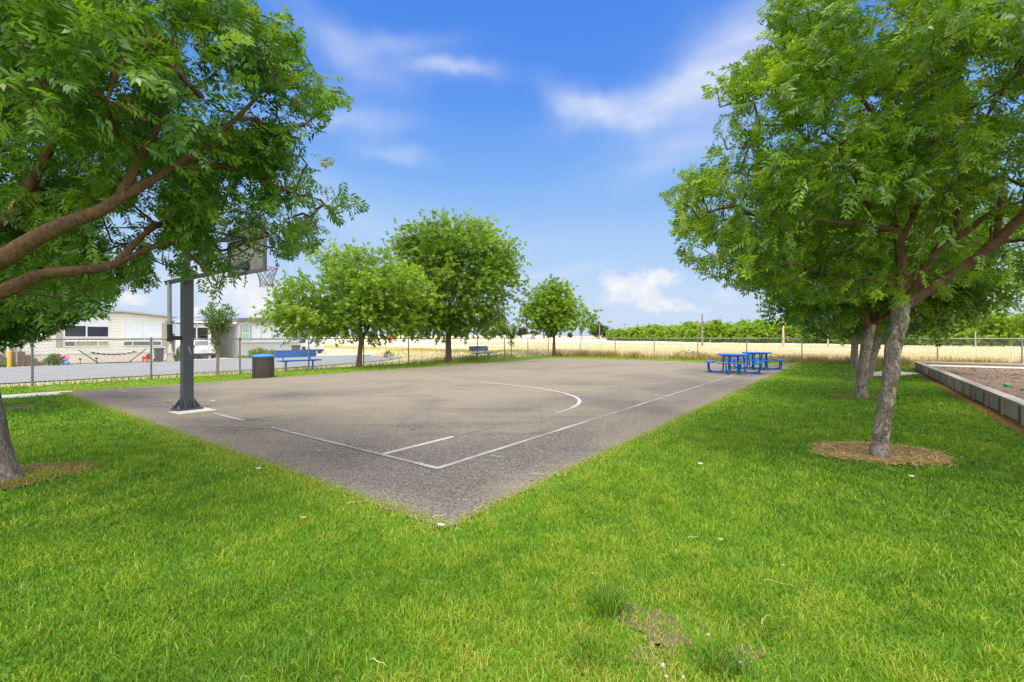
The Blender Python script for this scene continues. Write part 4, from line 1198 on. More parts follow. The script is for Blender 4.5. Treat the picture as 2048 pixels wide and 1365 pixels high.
# --- the row on the right ----------------------------------------------------
trunkM = pxpath((1722, 798, 10.95, .15), (1722, 780, 10.95, .118), (1726, 740, 10.95, .11), (1731, 700, 10.95, .11), (1737, 665, 10.95, .122), (1741, 650, 10.95, .12))
limbsM = [pxpath((1737, 662, 10.95, .10), (1728, 640, 10.95, .075), (1724, 615, 10.9, .06), (1700, 570, 10.8, .05), (1660, 520, 10.6, .035), (1600, 480, 10.4, .02)),
          pxpath((1741, 660, 10.95, .11), (1750, 630, 11, .085), (1752, 600, 11, .07), (1745, 540, 11, .05), (1750, 470, 11, .03)),
          pxpath((1743, 650, 10.95, .07), (1762, 640, 10.8, .055), (1780, 630, 10.7, .05), (1792, 605, 10.6, .045), (1810, 560, 10.5, .035), (1850, 500, 10.4, .02))]
c2 = np.array(T2)
make_tree('shade_tree', T2, 'grey trunked tree forking low just behind the leaning near tree', 'tree', trunkM, limbsM,
          [(c2 + V3(.25, 0, 3.3), (2.55, 2.4, 1.15), 3), (c2 + V3(.3, .1, 4.3), (2.1, 2.0, 1.3), 2), (c2 + V3(-1.3, -.3, 2.7), (1.3, 1.3, .6), 1.2), (c2 + V3(1.6, 0, 2.75), (1.2, 1.2, .6), 1)],
          140, 9, 5, 0.27, LEAF_MID, M['leaf'], M['bark_mottled'], M['bark_limb'], sigma=0.27, twig=.32, tint0=0.36, droop=.14, seed=12, min_d=.32, nseg=12, shell=1.4)

def row_tree(base, label, h, seed, lean=(0.0, 0.0), tint=0.30, rr=1.0, name='shade_tree', cl=80):
    b = Vector(base); lx, ly = lean
    tr = ([b + Vector((0, 0, -.03)), b + Vector((lx * .1, ly * .1, .2)), b + Vector((lx * .5, ly * .5, 1.0)), b + Vector((lx, ly, 1.75))], [.16 * rr, .125 * rr, .11 * rr, .10 * rr])
    f = b + Vector((lx, ly, 1.7)); r_ = random.Random(seed)
    lm = []
    for k in range(4):
        th = k * 1.57 + r_.uniform(-.4, .4)
        lm.append(([f, f + Vector((.45 * math.cos(th), .45 * math.sin(th), .6)), f + Vector((1.2 * math.cos(th), 1.2 * math.sin(th), 1.3))], [.07 * rr, .05 * rr, .025 * rr]))
    c = np.array(b)
    return make_tree(name, base, label, 'tree', tr, lm, [(c + V3(lx, ly, 3.0), (2.5, 2.5, 1.1), 3), (c + V3(lx, ly, 3.9 * h), (2.0, 2.0, 1.2), 2), (c + V3(lx, ly, 2.3), (1.9, 1.9, .4), .8)],
                     cl, 8, 5, 0.32, LEAF_MID, M['leaf'], M['bark_grey'], M['bark_limb'], sigma=.3, twig=.36, tint0=tint, seed=seed, min_d=.36, nseg=8, shell=1.4)
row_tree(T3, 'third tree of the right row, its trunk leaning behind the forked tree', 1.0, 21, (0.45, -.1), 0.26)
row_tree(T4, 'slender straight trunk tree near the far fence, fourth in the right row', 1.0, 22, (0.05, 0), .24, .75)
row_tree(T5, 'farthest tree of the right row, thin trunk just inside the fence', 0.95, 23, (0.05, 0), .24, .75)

# --- the row on the left of the court ----------------------------------------
def ash(base, label, hbot, blobs, seed, n, r, leaf, tint, trunk_lean=(0, 0), name='ash_tree', n_sp=12, sigma=.4, tv=.16, extra=()):
    b = Vector(base); lx, ly = trunk_lean
    tr = ([b + Vector((0, 0, -.03)), b + Vector((0, 0, .25)), b + Vector((lx * .5, ly, hbot * .55)), b + Vector((lx, ly, hbot))], [r * 1.35, r, r * .88, r * .85])
    f = b + Vector((lx, ly, hbot - .08)); r_ = random.Random(seed); lm = []
    top = max(bb[0][2] + bb[1][2] for bb in blobs)
    for k in range(6):
        th = k * 1.05 + r_.uniform(-.4, .4); s = top - hbot
        lm.append(([f, f + Vector((.14 * s * math.cos(th), .14 * s * math.sin(th), .2 * s)), f + Vector((.26 * s * math.cos(th), .26 * s * math.sin(th), .48 * s)), f + Vector((.32 * s * math.cos(th), .32 * s * math.sin(th), .72 * s))], [r * .6, r * .42, r * .28, r * .14]))
    c = np.array(b)
    return make_tree(name, base, label, 'tree', tr, lm, [(c + np.array(q), rr, w) for q, rr, w in blobs], n, n_sp, 6, leaf, LEAF_FAR, M['leaf_ash'], M['bark_brown'], None, sigma=sigma, twig=.3, tint0=tint, seed=seed, min_d=.36, nseg=8,
                     shell=1.35, droop=.12, tintvar=tv, cup=.62, extra=extra)
TA = G(718, 733.5); TB = G(897, 722.8); TC = G(1108, 712)
ash(TA, 'broad bright green tree directly behind the blue bench and trash can', 1.45, [(V3(-.9, 0, 3.1), (3.2, 2.8, 1.35), 4), (V3(-.4, 0, 4.5), (2.4, 2.2, 1.5), 3), (V3(1.6, 0, 3.4), (2.1, 2.2, 1.5), 2.5), (V3(-2.6, .2, 2.6), (1.9, 1.8, 1.1), 1.6), (V3(1.3, 0, 2.2), (2.0, 1.8, .6), 1)], 31, 210, .135, .15, .56, (.12, 0), n_sp=22)
ash(TB, 'tallest rounded tree at the middle of the left court edge', 1.7, [(V3(.3, 0, 4.4), (4.0, 3.7, 2.3), 5), (V3(.4, 0, 6.5), (3.0, 2.8, 2.2), 4), (V3(.3, 0, 2.6), (3.4, 3.2, .9), 2), (V3(-1.8, 0, 6.9), (1.2, 1.3, 1.3), .8), (V3(3.0, 0, 6.4), (1.1, 1.2, 1.4), .7)], 32, 310, .19, .17, .44, n_sp=22, sigma=.46, tv=.16)
ash(TC, 'small round tree near the corner of the far fence', 1.6, [(V3(.0, 0, 3.3), (2.5, 2.3, 1.35), 4), (V3(-.1, 0, 4.7), (1.7, 1.6, 1.2), 2.5), (V3(2.0, 0, 2.9), (1.2, 1.2, .8), .8), (V3(-1.2, -.4, 2.3), (1.4, 1.2, .7), .8)], 33, 110, .13, .19, .54, n_sp=18, sigma=.4)

def sapling(base, label, h, w, zc, seed, n, spikes, trunk_r, mat):
    b = Vector(base); r_ = random.Random(seed)
    tr = ([b + Vector((0, 0, -.03)), b + Vector((.01, 0, zc * .4)), b + Vector((.04, 0, zc * .8)), b + Vector((.02, 0, zc))], [trunk_r * 1.2, trunk_r, trunk_r * .8, trunk_r * .6])
    lm = []
    for k in range(spikes):
        th = k * 2.4 + r_.uniform(-.3, .3); q = r_.uniform(.35, 1.0)
        e = b + Vector((w * q * math.cos(th), w * q * math.sin(th), zc + (h - zc) * (1.02 - .45 * q) * r_.uniform(.85, 1.05)))
        lm.append(([b + Vector((.02, 0, zc * .85)), (b + Vector((.02, 0, zc))).lerp(e, .5) + Vector((.1 * math.cos(th), .1 * math.sin(th), 0)), e], [trunk_r * .4, trunk_r * .25, .006]))
    ex = []
    for p, r in lm:
        for u in (.35, .5, .65, .8, .92, 1.0):
            a, m, e = p; q = a.lerp(m, u).lerp(m.lerp(e, u), u); ex.append(q)
    c = np.array(b)
    return make_tree('sapling', base, label, 'sapling', tr, lm, [(c + V3(.02, 0, zc + (h - zc) * .3), (w * .45, w * .45, (h - zc) * .28), 1), (c + V3(.02, 0, zc * .8), (w * .22, w * .22, .25), .3)], n, 5, 4, .085, LEAF_SMALL, mat, M['bark_thin'], None,
                     extra=ex, sigma=.07, twig=.12, tint0=.30, seed=seed, min_d=.08, nseg=8, branch=False, droop=-.2)
sapling(G(435, 751), 'young staked sapling with spiky upright shoots beside the fence', 2.95, .66, 1.5, 41, 44, 15, .05, M['leaf_dark'])
sapling(G(1022, 716.5), 'thin small sapling standing to the right of the farther bench', 2.35, .62, 1.25, 42, 40, 9, .035, M['leaf_dark'])

# --- the orchard beyond the field --------------------------------------------
def orchard_proto(seed):
    b = Vector((0, 0, 0))
    tr = ([b, b + Vector((.03, 0, .6)), b + Vector((0, .03, 1.2))], [.14, .11, .10])
    r_ = random.Random(seed); lm = []
    for k in range(5):
        th = k * 1.26 + r_.uniform(-.3, .3)
        lm.append(([Vector((0, 0, 1.1)), Vector((.5 * math.cos(th), .5 * math.sin(th), 2.0)), Vector((1.0 * math.cos(th), 1.0 * math.sin(th), 3.4))], [.07, .05, .02]))
    return make_tree('orchard_tree', b, 'bushy bright green orchard tree in the long row beyond the dry field', 'tree', tr, lm,
                     [(V3(0, 0, 2.7), (2.3, 2.3, 1.6), 4), (V3(r_.uniform(-.4, .4), r_.uniform(-.4, .4), 4.0), (1.5, 1.5, 1.1), 2), (V3(0, 0, 1.4), (2.1, 2.1, .8), 1.5)], 62, 8, 5, .38, LEAF_FAR, M['leaf_orchard'], M['bark_brown'], None,
                     sigma=.34, twig=.3, tint0=.52, seed=seed, min_d=.36, nseg=6, branch=False, droop=.1, group='orchard trees beyond the field', tintvar=.17, shell=1.25)
protos = [orchard_proto(s) for s in (51, 52, 53)]
q0 = Vector((66.0, 50.0)); q1 = Vector((33.0, 152.0)); dq = (q1 - q0); Lq = dq.length; dq.normalize(); nq = Vector((dq.y, -dq.x))
if nq.x < 0: nq = -nq
r_ = random.Random(77); used = [False] * 3; cnt = 0
for row in range(3):
    s = -24.0 if row == 0 else -8.0
    while s < Lq:
        p = q0 + dq * s + nq * (row * 5.5) + Vector((r_.uniform(-.5, .5), r_.uniform(-.5, .5)))
        k = cnt % 3
        sc = r_.uniform(.82, 1.15) * (1.0 - 0.06 * (s / Lq)) * (1 + .05 * row)
        loc = Vector((p.x, p.y, OUT_Z - .05)); rz = r_.uniform(0, 6.28)
        if not used[k]:
            o = protos[k]; o.location = loc; o.rotation_euler = (0, 0, rz); o.scale = (sc, sc, sc); used[k] = True
        else:
            copy_tree(protos[k], loc, rz, None, sc)
        cnt += 1
        s += r_.uniform(3.9, 4.9)
print('orchard trees', cnt)
# ------------------------------------------------------------------ object materials
M['pole'] = pm('pole_paint', (0.062, 0.068, 0.080), (0.042, 0.047, 0.055), 5.0, 0.55, bmp=0.1, bscale=40)
M['steel_grey'] = pm('strut_grey', (0.30, 0.30, 0.30), (0.22, 0.22, 0.22), 5.0, 0.5)
M['black'] = pm('black_plastic', (0.025, 0.025, 0.027), (0.016, 0.016, 0.017), 5.0, 0.55)
M['board'] = pm('backboard_acrylic', (0.30, 0.285, 0.275), (0.15, 0.13, 0.115), 2.2, 0.4, stretch=(1, 4.0, 0.35), lo=.25, hi=.75)
M['board_frame'] = pm('board_frame', (0.11, 0.115, 0.125), (0.08, 0.082, 0.09), 5.0, 0.5)
M['rim'] = pm('rim_red', (0.62, 0.085, 0.045), (0.48, 0.06, 0.035), 8.0, 0.5)
M['net'] = pm('net_cord', (0.20, 0.20, 0.215), (0.13, 0.13, 0.14), 20.0, 0.9)
M['blue'] = pm('blue_coating', (0.004, 0.125, 0.48), (0.004, 0.09, 0.36), 3.0, 0.6, spec=0.05)
M['blue_pale'] = pm('faded_blue_coating', (0.17, 0.20, 0.36), (0.10, 0.13, 0.27), 5.0, 0.6)
M['blue_teal'] = pm('worn_blue_coating', (0.04, 0.20, 0.42), (0.03, 0.13, 0.30), 4.0, 0.5)
M['blue_rim'] = pm('blue_lid', (0.05, 0.26, 0.58), (0.035, 0.19, 0.46), 4.0, 0.5)
M['can'] = pm('trash_can_brown', (0.085, 0.068, 0.060), (0.055, 0.045, 0.040), 6.0, 0.7, bmp=.4, bscale=60, stretch=(1, 1, .1))
M['blue_seat'] = pm('blue_table_top', (0.008, 0.15, 0.50), (0.006, 0.11, 0.40), 3.0, 0.5, spec=0.15)
M['white'] = pm('white_trim', (0.80, 0.80, 0.78), (0.68, 0.68, 0.66), 3.0, 0.6)
M['white_blind'] = pm('white_blind', (0.78, 0.79, 0.80), (0.66, 0.67, 0.69), 1.5, 0.5)
M['glass'] = pm('window_glass', (0.055, 0.055, 0.085), (0.03, 0.03, 0.045), 1.5, 0.08, spec=0.6)
M['glass_tan'] = pm('window_glass_tan', (0.48, 0.41, 0.27), (0.30, 0.26, 0.19), 1.5, 0.15, spec=0.6)
M['glass_grey'] = pm('window_glass_grey', (0.20, 0.20, 0.22), (0.11, 0.11, 0.12), 1.5, 0.1, spec=0.6)
M['curtain'] = pm('green_curtain', (0.40, 0.58, 0.46), (0.28, 0.44, 0.35), 4.0, 0.8, stretch=(6, 1, .3))
M['tan'] = pm('tan_shutter', (0.46, 0.43, 0.34), (0.38, 0.355, 0.285), 4.0, 0.8)
M['ochre'] = pm('ochre_panel', (0.36, 0.23, 0.06), (0.27, 0.165, 0.045), 3.0, 0.6)
M['roof'] = pm('roof_tan', (0.44, 0.40, 0.33), (0.34, 0.31, 0.26), 2.0, 0.8)
M['roof_grey'] = pm('roof_grey', (0.20, 0.195, 0.19), (0.14, 0.135, 0.13), 2.0, 0.7)
M['grey_wall'] = pm('grey_panel_wall', (0.54, 0.53, 0.52), (0.44, 0.43, 0.42), 1.0, 0.8)
M['dark_trim'] = pm('dark_trim', (0.10, 0.095, 0.09), (0.07, 0.065, 0.06), 3.0, 0.6)
M['skirt'] = pm('pink_skirting', (0.76, 0.69, 0.61), (0.68, 0.62, 0.54), 1.0, 0.85)
M['skirt_white'] = pm('white_skirting', (0.72, 0.73, 0.75), (0.62, 0.63, 0.65), 1.0, 0.8)
M['car'] = pm('white_car_paint', (0.74, 0.74, 0.75), (0.68, 0.68, 0.69), 1.0, 0.22, spec=0.6)
M['tyre'] = pm('tyre_rubber', (0.03, 0.03, 0.03), (0.018, 0.018, 0.018), 8.0, 0.85)
M['alloy'] = pm('alloy_wheel', (0.50, 0.50, 0.50), (0.35, 0.35, 0.35), 8.0, 0.35, 0.7)
M['tail'] = pm('tail_lamp_red', (0.50, 0.045, 0.03), (0.35, 0.03, 0.02), 8.0, 0.25, spec=.6)
M['tail_pale'] = pm('tail_lamp_pale', (0.60, 0.26, 0.18), (0.50, 0.18, 0.12), 8.0, 0.25, spec=.6)
M['plate'] = pm('number_plate', (0.62, 0.62, 0.55), (0.52, 0.52, 0.46), 20.0, 0.5)
M['bin'] = pm('bin_plastic', (0.085, 0.088, 0.11), (0.06, 0.062, 0.08), 3.0, 0.6)
M['yellow'] = pm('yellow_paint', (0.80, 0.42, 0.015), (0.66, 0.33, 0.012), 5.0, 0.5)
M['red'] = pm('red_plastic', (0.66, 0.035, 0.04), (0.55, 0.03, 0.03), 5.0, 0.4)
M['pink'] = pm('pink_plastic', (0.78, 0.24, 0.46), (0.66, 0.17, 0.36), 5.0, 0.5)
M['sky_blue'] = pm('light_blue_plastic', (0.10, 0.38, 0.72), (0.07, 0.28, 0.58), 5.0, 0.5)
M['cream'] = pm('cream_stone', (0.62, 0.54, 0.43), (0.48, 0.41, 0.32), 6.0, 0.85, bmp=.3)
M['wood_pole'] = pm('utility_pole_wood', (0.24, 0.20, 0.17), (0.17, 0.14, 0.12), 2.0, 0.9)
M['wood_pole_pale'] = pm('pale_pole_wood', (0.48, 0.40, 0.28), (0.38, 0.31, 0.22), 2.0, 0.9)
M['orange_flower'] = pm('orange_petal', (0.80, 0.36, 0.06), (0.72, 0.25, 0.05), 20.0, 0.7)
M['green_plastic'] = pm('green_plastic', (0.01, 0.36, 0.07), (0.01, 0.27, 0.05), 10.0, 0.4)
M['paper'] = pm('white_paper', (0.62, 0.60, 0.58), (0.50, 0.47, 0.45), 20.0, 0.8)
M['pink_paper'] = pm('pink_wrapper', (0.72, 0.50, 0.47), (0.76, 0.70, 0.66), 20.0, 0.7)
M['dead_leaf'] = pm('dead_leaf', (0.46, 0.32, 0.15), (0.36, 0.23, 0.10), 20.0, 0.8)
M['twig'] = pm('twig', (0.22, 0.13, 0.08), (0.13, 0.08, 0.05), 20.0, 0.9)
M['straw_stalk'] = pm('straw_stalk', (0.60, 0.47, 0.24), (0.50, 0.38, 0.18), 20.0, 0.8)
M['fluff'] = pm('seed_fluff', (0.60, 0.58, 0.52), (0.45, 0.43, 0.37), 60.0, 0.9)
M['stem'] = pm('flower_stem', (0.30, 0.14, 0.08), (0.22, 0.14, 0.06), 20.0, 0.8)
M['stripe_cream'] = pm('cream_net', (0.70, 0.66, 0.52), (0.58, 0.54, 0.42), 9.0, 0.9)

def lined(name, c1, c2, period, axis, width=0.12, bstr=0.5, rough=0.75):
    """clapboard or ribbed sheet: a groove every period metres along one object axis"""
    m, t, bs = new_mat(name)
    v = objco(t)
    s = t.node('ShaderNodeSeparateXYZ'); t.l.new(v, s.inputs[0])
    q = t.math('FRACT', t.math('DIVIDE', s.outputs[axis], period))
    g = t.mapr(q, width, width * 0.4, 0.0, 1.0)
    n = t.noise(v, 1.6, 5.0, 0.6)
    c = t.ramp(n, [(0.3, c2), (0.7, c1)])
    c = t.mix(t.math('MULTIPLY', g, 0.7), c, tuple(0.42 * x for x in c2))
    t.l.new(c, bs.inputs['Base Color'])
    bs.inputs['Roughness'].default_value = rough
    bump(t, bs, t.math('SUBTRACT', q, t.math('MULTIPLY', g, 0.8)), bstr, 0.015)
    return m
M['siding'] = lined('clapboard_cream', (0.84, 0.81, 0.72), (0.77, 0.735, 0.65), 0.21, 2)
M['siding_grey'] = lined('clapboard_grey', (0.66, 0.64, 0.61), (0.58, 0.565, 0.54), 0.24, 2, .06)
M['ribbed'] = lined('ribbed_panel', (0.48, 0.455, 0.42), (0.40, 0.38, 0.35), 0.22, 0, .2)
M['slats'] = lined('slatted_shutter', (0.50, 0.47, 0.38), (0.44, 0.41, 0.33), 0.075, 2, .3)

def brick_mat():
    m, t, bs = new_mat('brown_brick')
    b = t.node('ShaderNodeTexBrick')
    t.l.new(t.mapping(objco(t), (1, 1, 1), (rad(90), 0, 0)), b.inputs['Vector'])
    b.inputs['Scale'].default_value = 4.5
    b.inputs['Color1'].default_value = (0.16, 0.085, 0.055, 1); b.inputs['Color2'].default_value = (0.11, 0.06, 0.04, 1); b.inputs['Mortar'].default_value = (0.27, 0.22, 0.18, 1)
    t.l.new(b.outputs['Color'], bs.inputs['Base Color'])
    bs.inputs['Roughness'].default_value = 0.9
    bump(t, bs, b.outputs['Fac'], -0.4, 0.01)
    return m
M['brick'] = brick_mat()

def perf_mat(name, c1, c2):
    """perforated sheet metal: small dark holes"""
    m, t, bs = new_mat(name)
    v = objco(t)
    vo = t.node('ShaderNodeTexVoronoi'); vo.inputs['Scale'].default_value = 34.0; vo.inputs['Randomness'].default_value = 0.15; t.l.new(v, vo.inputs['Vector'])
    n = t.noise(v, 5.0, 4.0, 0.6)
    c = t.ramp(n, [(0.3, c2), (0.7, c1)])
    c = t.mix(t.mapr(vo.outputs['Distance'], 0.34, 0.26, 0.0, 0.6), c, tuple(0.25 * q for q in c2))
    t.l.new(c, bs.inputs['Base Color'])
    bs.inputs['Roughness'].default_value = 0.55
    bs.inputs['Specular IOR Level'].default_value = 0.03
    return m
M['blue_perf'] = perf_mat('blue_perforated', (0.004, 0.135, 0.47), (0.004, 0.10, 0.36))
M['blue_pale_perf'] = perf_mat('faded_blue_perforated', (0.24, 0.27, 0.42), (0.17, 0.20, 0.35))

def extr(mb, poly, y0, y1):
    """(x,z) outline extruded along y"""
    n = len(poly)
    vs = [(p[0], y0, p[1]) for p in poly] + [(p[0], y1, p[1]) for p in poly]
    fs = [tuple(range(n)), tuple(range(2 * n - 1, n - 1, -1))] + [(k, n + k, n + (k + 1) % n, (k + 1) % n) for k in range(n)]
    return mb.add(vs, fs)

# ------------------------------------------------------------------ chain link fences
FH = 1.42
def fence(origin, dirv, nposts, first, label, mesh_z, pr, rail_m, post_m, zfun):
    """local x runs along the fence"""
    rz = math.atan2(dirv[1], dirv[0])
    root = empty('chain_link_fence', origin, rz, label, 'fence')
    sp = 2.83
    x0, x1 = first * sp, (first + nposts - 1) * sp
    for k in range(first, first + nposts):
        mb = MB().tube([(k * sp, 0, -0.15), (k * sp, 0, FH - 0.03)], pr, 10)
        mb.lathe([(pr * 1.15, FH - .05), (pr * 1.15, FH + .0), (pr * .9, FH + .03), (pr * .3, FH + .045)], (k * sp, 0, 0), 10)
        mb.build('post', post_m, root, smooth=True)
    MB().tube([(x0, 0, FH - 0.035), (x1, 0, FH - 0.035)], 0.021, 8).build('top_rail', rail_m, root, smooth=True)
    w = MB(); s = 0.10; h0, h1 = 0.03, FH + 0.012; hh = h1 - h0; r = 0.0031
    n = int((x1 - x0 + hh) / s)
    for k in range(n):
        xb = x0 - hh + k * s
        for sg in (1, -1):
            if sg == 1: a, b = (xb, h0), (xb + hh, h1)
            else: a, b = (xb + hh, h0), (xb, h1)
            pa, pb = list(a), list(b)
            for p, q in ((pa, b), (pb, a)):
                if p[0] < x0:
                    u = (x0 - p[0]) / (q[0] - p[0]); p[1] += (q[1] - p[1]) * u; p[0] = x0
                elif p[0] > x1:
                    u = (x1 - p[0]) / (q[0] - p[0]); p[1] += (q[1] - p[1]) * u; p[0] = x1
            if abs(pa[0] - pb[0]) < 1e-3: continue
            w.tube([(pa[0], .03 + .002 * sg, pa[1]), (pb[0], .03 + .002 * sg, pb[1])], r, 3, False)
    w.tube([(x0, .03, .05), (x1, .03, .05)], .002, 3, False)
    w.build('chain_link_mesh', M['wire'], root)
    return root
corner = CT(FA, FB)
fence(corner, (-AX, -AY), 17, 0, 'weathered chain link fence between the court and the street of houses', 0, .030, M['galv_dark'], M['galv_dark'], None)
fence(corner, (-BX, -BY), 16, 1, 'long grey chain link fence in front of the dry field', 0, .030, M['galv'], M['galv'], None)

# ------------------------------------------------------------------ basketball hoop
pad = MB()
pp_ = [G(336, 826.5), G(360, 831.5), G(434, 822.5), G(410, 817.5)]
pad.prism([(p.x, p.y) for p in pp_], 0.0, 0.024)
tag(pad.build('concrete_pad', M['concrete']), kind='structure')
hoop = empty('basketball_hoop', (-6.45, 9.03, 0.024), COURT_ROT + rad(-1.0), 'dark grey post basketball hoop seen from behind on a concrete pad', 'basketball hoop')
hz = -0.024
MB().box((0, 0, 1.30 + hz + .02), (0.178, 0.19, 2.58)).build('pole', M['pole'], hoop, bevel=.008)
MB().box((0, 0, 2.95 + hz), (0.09, 0.12, 0.72)).build('upper_mast', M['pole'], hoop, bevel=.006)
bp = MB().box((0, 0, .016), (0.44, 0.40, 0.03))
for sx, sy in ((1, 0), (-1, 0), (0, 1), (0, -1)):
    for o_ in (-.075, .075):
        q = [(0.1, .03), (0.205, .03), (0.205, .05), (0.1, .22)]
        for e in (o_ - .006, o_ + .006): pass
        pts = []
        for e in (o_ - .006, o_ + .006):
            for u, z in q:
                pts.append((sx * u + (e if sx == 0 else 0), sy * u + (e if sy == 0 else 0), z))
        bp.add(pts, [(0, 1, 2, 3), (7, 6, 5, 4), (0, 4, 5, 1), (1, 5, 6, 2), (2, 6, 7, 3), (3, 7, 4, 0)])
bp_o = bp.build('base_plate', M['pole'], hoop)
for sx in (-1, 1):
    for sy in (-1, 1):
        MB().lathe([(.022, .031), (.022, .05), (.012, .05), (.012, .085)], (sx * .185, sy * .165, 0), 8).build('bolt', M['galv_dark'], bp_o)
for sy in (-1, 1):
    MB().bar((-.33, sy * .115, 2.50 + hz), (1.0, sy * .115 - .1, 2.965 + hz), .03, .085).build('lower_arm', M['pole'], hoop)
    MB().bar((-.03, sy * .075, 3.255 + hz), (1.0, sy * .075 - .1, 3.615 + hz), .03, .08).build('upper_arm', M['pole'], hoop)
MB().tube([(-.29, 0, 2.52 + hz), (-.285, 0, 1.66 + hz)], .038, 12).build('strut', M['steel_grey'], hoop, smooth=True)
MB().tube([(-.285, 0, 1.70 + hz), (-.28, 0, 1.40 + hz)], .047, 12).build('strut_sleeve', M['black'], hoop, smooth=True)
MB().box((-.18, 0, 1.435 + hz), (.19, .09, .085)).box((-.29, 0, 1.40 + hz), (.07, .10, .06)).build('strut_bracket', M['black'], hoop, bevel=.005)
MB().tube([(-.005, -.1012, 1.27 + hz), (.035, -.1012, 1.125 + hz)], .0035, 4).build('scratch', M['white'], hoop)
bx, by = 1.06, -.10
board = MB().box((bx + .02, by, 3.335 + hz), (.014, 1.80, 1.04)).build('backboard', M['board'], hoop)
fr = MB()
for s in (-1, 1):
    fr.box((bx - .01, by + s * .8825, 3.335 + hz), (.06, .065, 1.07))
    fr.box((bx - .01, by, 3.335 + s * .5025 + hz), (.058, 1.70, .065))
fr.build('frame', M['board_frame'], board)
MB().box((bx - .03, by, 3.60 + hz), (.05, 1.698, .075)).build('crossbar', M['board_frame'], board)
MB().box((bx - .05, by, 2.99 + hz), (.10, .26, .16)).box((bx - .11, by, 2.97 + hz), (.06, .18, .10)).build('rim_mount', M['black'], hoop, bevel=.01)
rc = Vector((bx + .03 + .15 + .228, by, 2.99 + hz))
rm = MB().tube([rc + Vector((.228 * math.cos(k * math.pi / 16), .228 * math.sin(k * math.pi / 16), 0)) for k in range(32)], .010, 8, closed=True)
rm_o = rm.build('rim', M['rim'], hoop, smooth=True)
MB().box((bx + .11, by, 2.985 + hz), (.16, .15, .045)).box((bx + .035, by, 2.95 + hz), (.012, .16, .13)).build('rim_bracket', M['rim'], rm_o)
nt = MB(); lv = [(.224, 0), (.205, -.075), (.178, -.15), (.150, -.225), (.132, -.30), (.128, -.37), (.135, -.43)]; NN = 12
def npt(i, k): 
    r, z = lv[i]; th = 2 * math.pi * (k + .5 * (i % 2)) / NN
    return rc + Vector((r * math.cos(th), r * math.sin(th), z))
for k in range(NN):
    for i in range(len(lv) - 1):
        if i % 2 == 0:
            nt.tube([npt(i, k), npt(i + 1, k)], .0045, 4, False); nt.tube([npt(i, k), npt(i + 1, k - 1)], .0045, 4, False)
        else:
            nt.tube([npt(i, k), npt(i + 1, k)], .0045, 4, False); nt.tube([npt(i, k), npt(i + 1, k + 1)], .0045, 4, False)
nt.tube([npt(6, 2), npt(6, 2) + Vector((0, 0, -.07))], .006, 4)
nt.build('net', M['net'], hoop)

# ------------------------------------------------------------------ benches
def make_bench(loc, rz, label, seat_m, back_m, leg_m, group='blue park benches by the court'):
    r = empty('park_bench', loc, rz, label, 'bench', group)
    L = 1.83
    sm = MB().box((0, -.06, .445), (L, .40, .028)); sm.box((0, -.262, .435), (L, .02, .05)); sm.box((0, .142, .435), (L, .02, .05))
    sm.build('seat', seat_m, r, bevel=.006)
    tl = Matrix.Rotation(rad(-14), 3, 'X')
    bm = MB().box((0, .245, .725), (L, .022, .30), tl); bm.box((0, .245 + .036, .725 + .145), (L, .032, .025), tl); bm.box((0, .245 - .036, .725 - .145), (L, .032, .025), tl)
    bm.build('backrest', back_m, r, bevel=.006)
    for s in (-1, 1):
        x = s * .60
        MB().tube([(x, -.05, -.05), (x, -.05, .40)], .034, 10).build('leg', leg_m, r, smooth=True)
        sp = MB().bar((x, -.22, .408), (x, .16, .408), .06, .045); sp.bar((x, .155, .40), (x, .305, .84), .055, .028, (1, 0, 0))
        sp.build('support', leg_m, r)
    return r
p1, p2 = G(565, 743), G(626, 739.3)
make_bench((p1 + p2) / 2 + Vector((0.04, 0, 0)), COURT_ROT - rad(1), 'bright blue perforated bench beside the trash can', M['blue_perf'], M['blue_perf'], M['blue'])
p1, p2 = G(950, 721.2), G(976.3, 719)
make_bench((p1 + p2) / 2, COURT_ROT, 'farther bench with faded greyish blue backrest near the small sapling', M['blue_teal'], M['blue_pale_perf'], M['blue_teal'])

# ------------------------------------------------------------------ trash can
tp = G(527, 757.5); tp.y += .32; tp.x -= .18
can = empty('trash_can', tp, 0, 'round dark brown trash can with a blue rim at the court edge', 'trash can')
n = 36
MB().lathe([(.330, .0), (.336, .02), (.340, .72), (.336, .735), (.30, .735), (.29, .3)], (0, 0, 0), 40).build('body', M['can'], can, smooth=True)
slb = MB()
for k in range(40):
    th = 2 * math.pi * k / 40
    slb.box((.345 * math.cos(th), .345 * math.sin(th), .37), (.012, .034, .68), Matrix.Rotation(th, 3, 'Z'))
slb.build('slats', M['can'], can)
MB().lathe([(.30, .738), (.362, .738), (.368, .75), (.368, .80), (.355, .815), (.25, .83), (.20, .80), (.20, .62)], (0, 0, 0), 40).build('lid', M['blue_rim'], can, smooth=True)

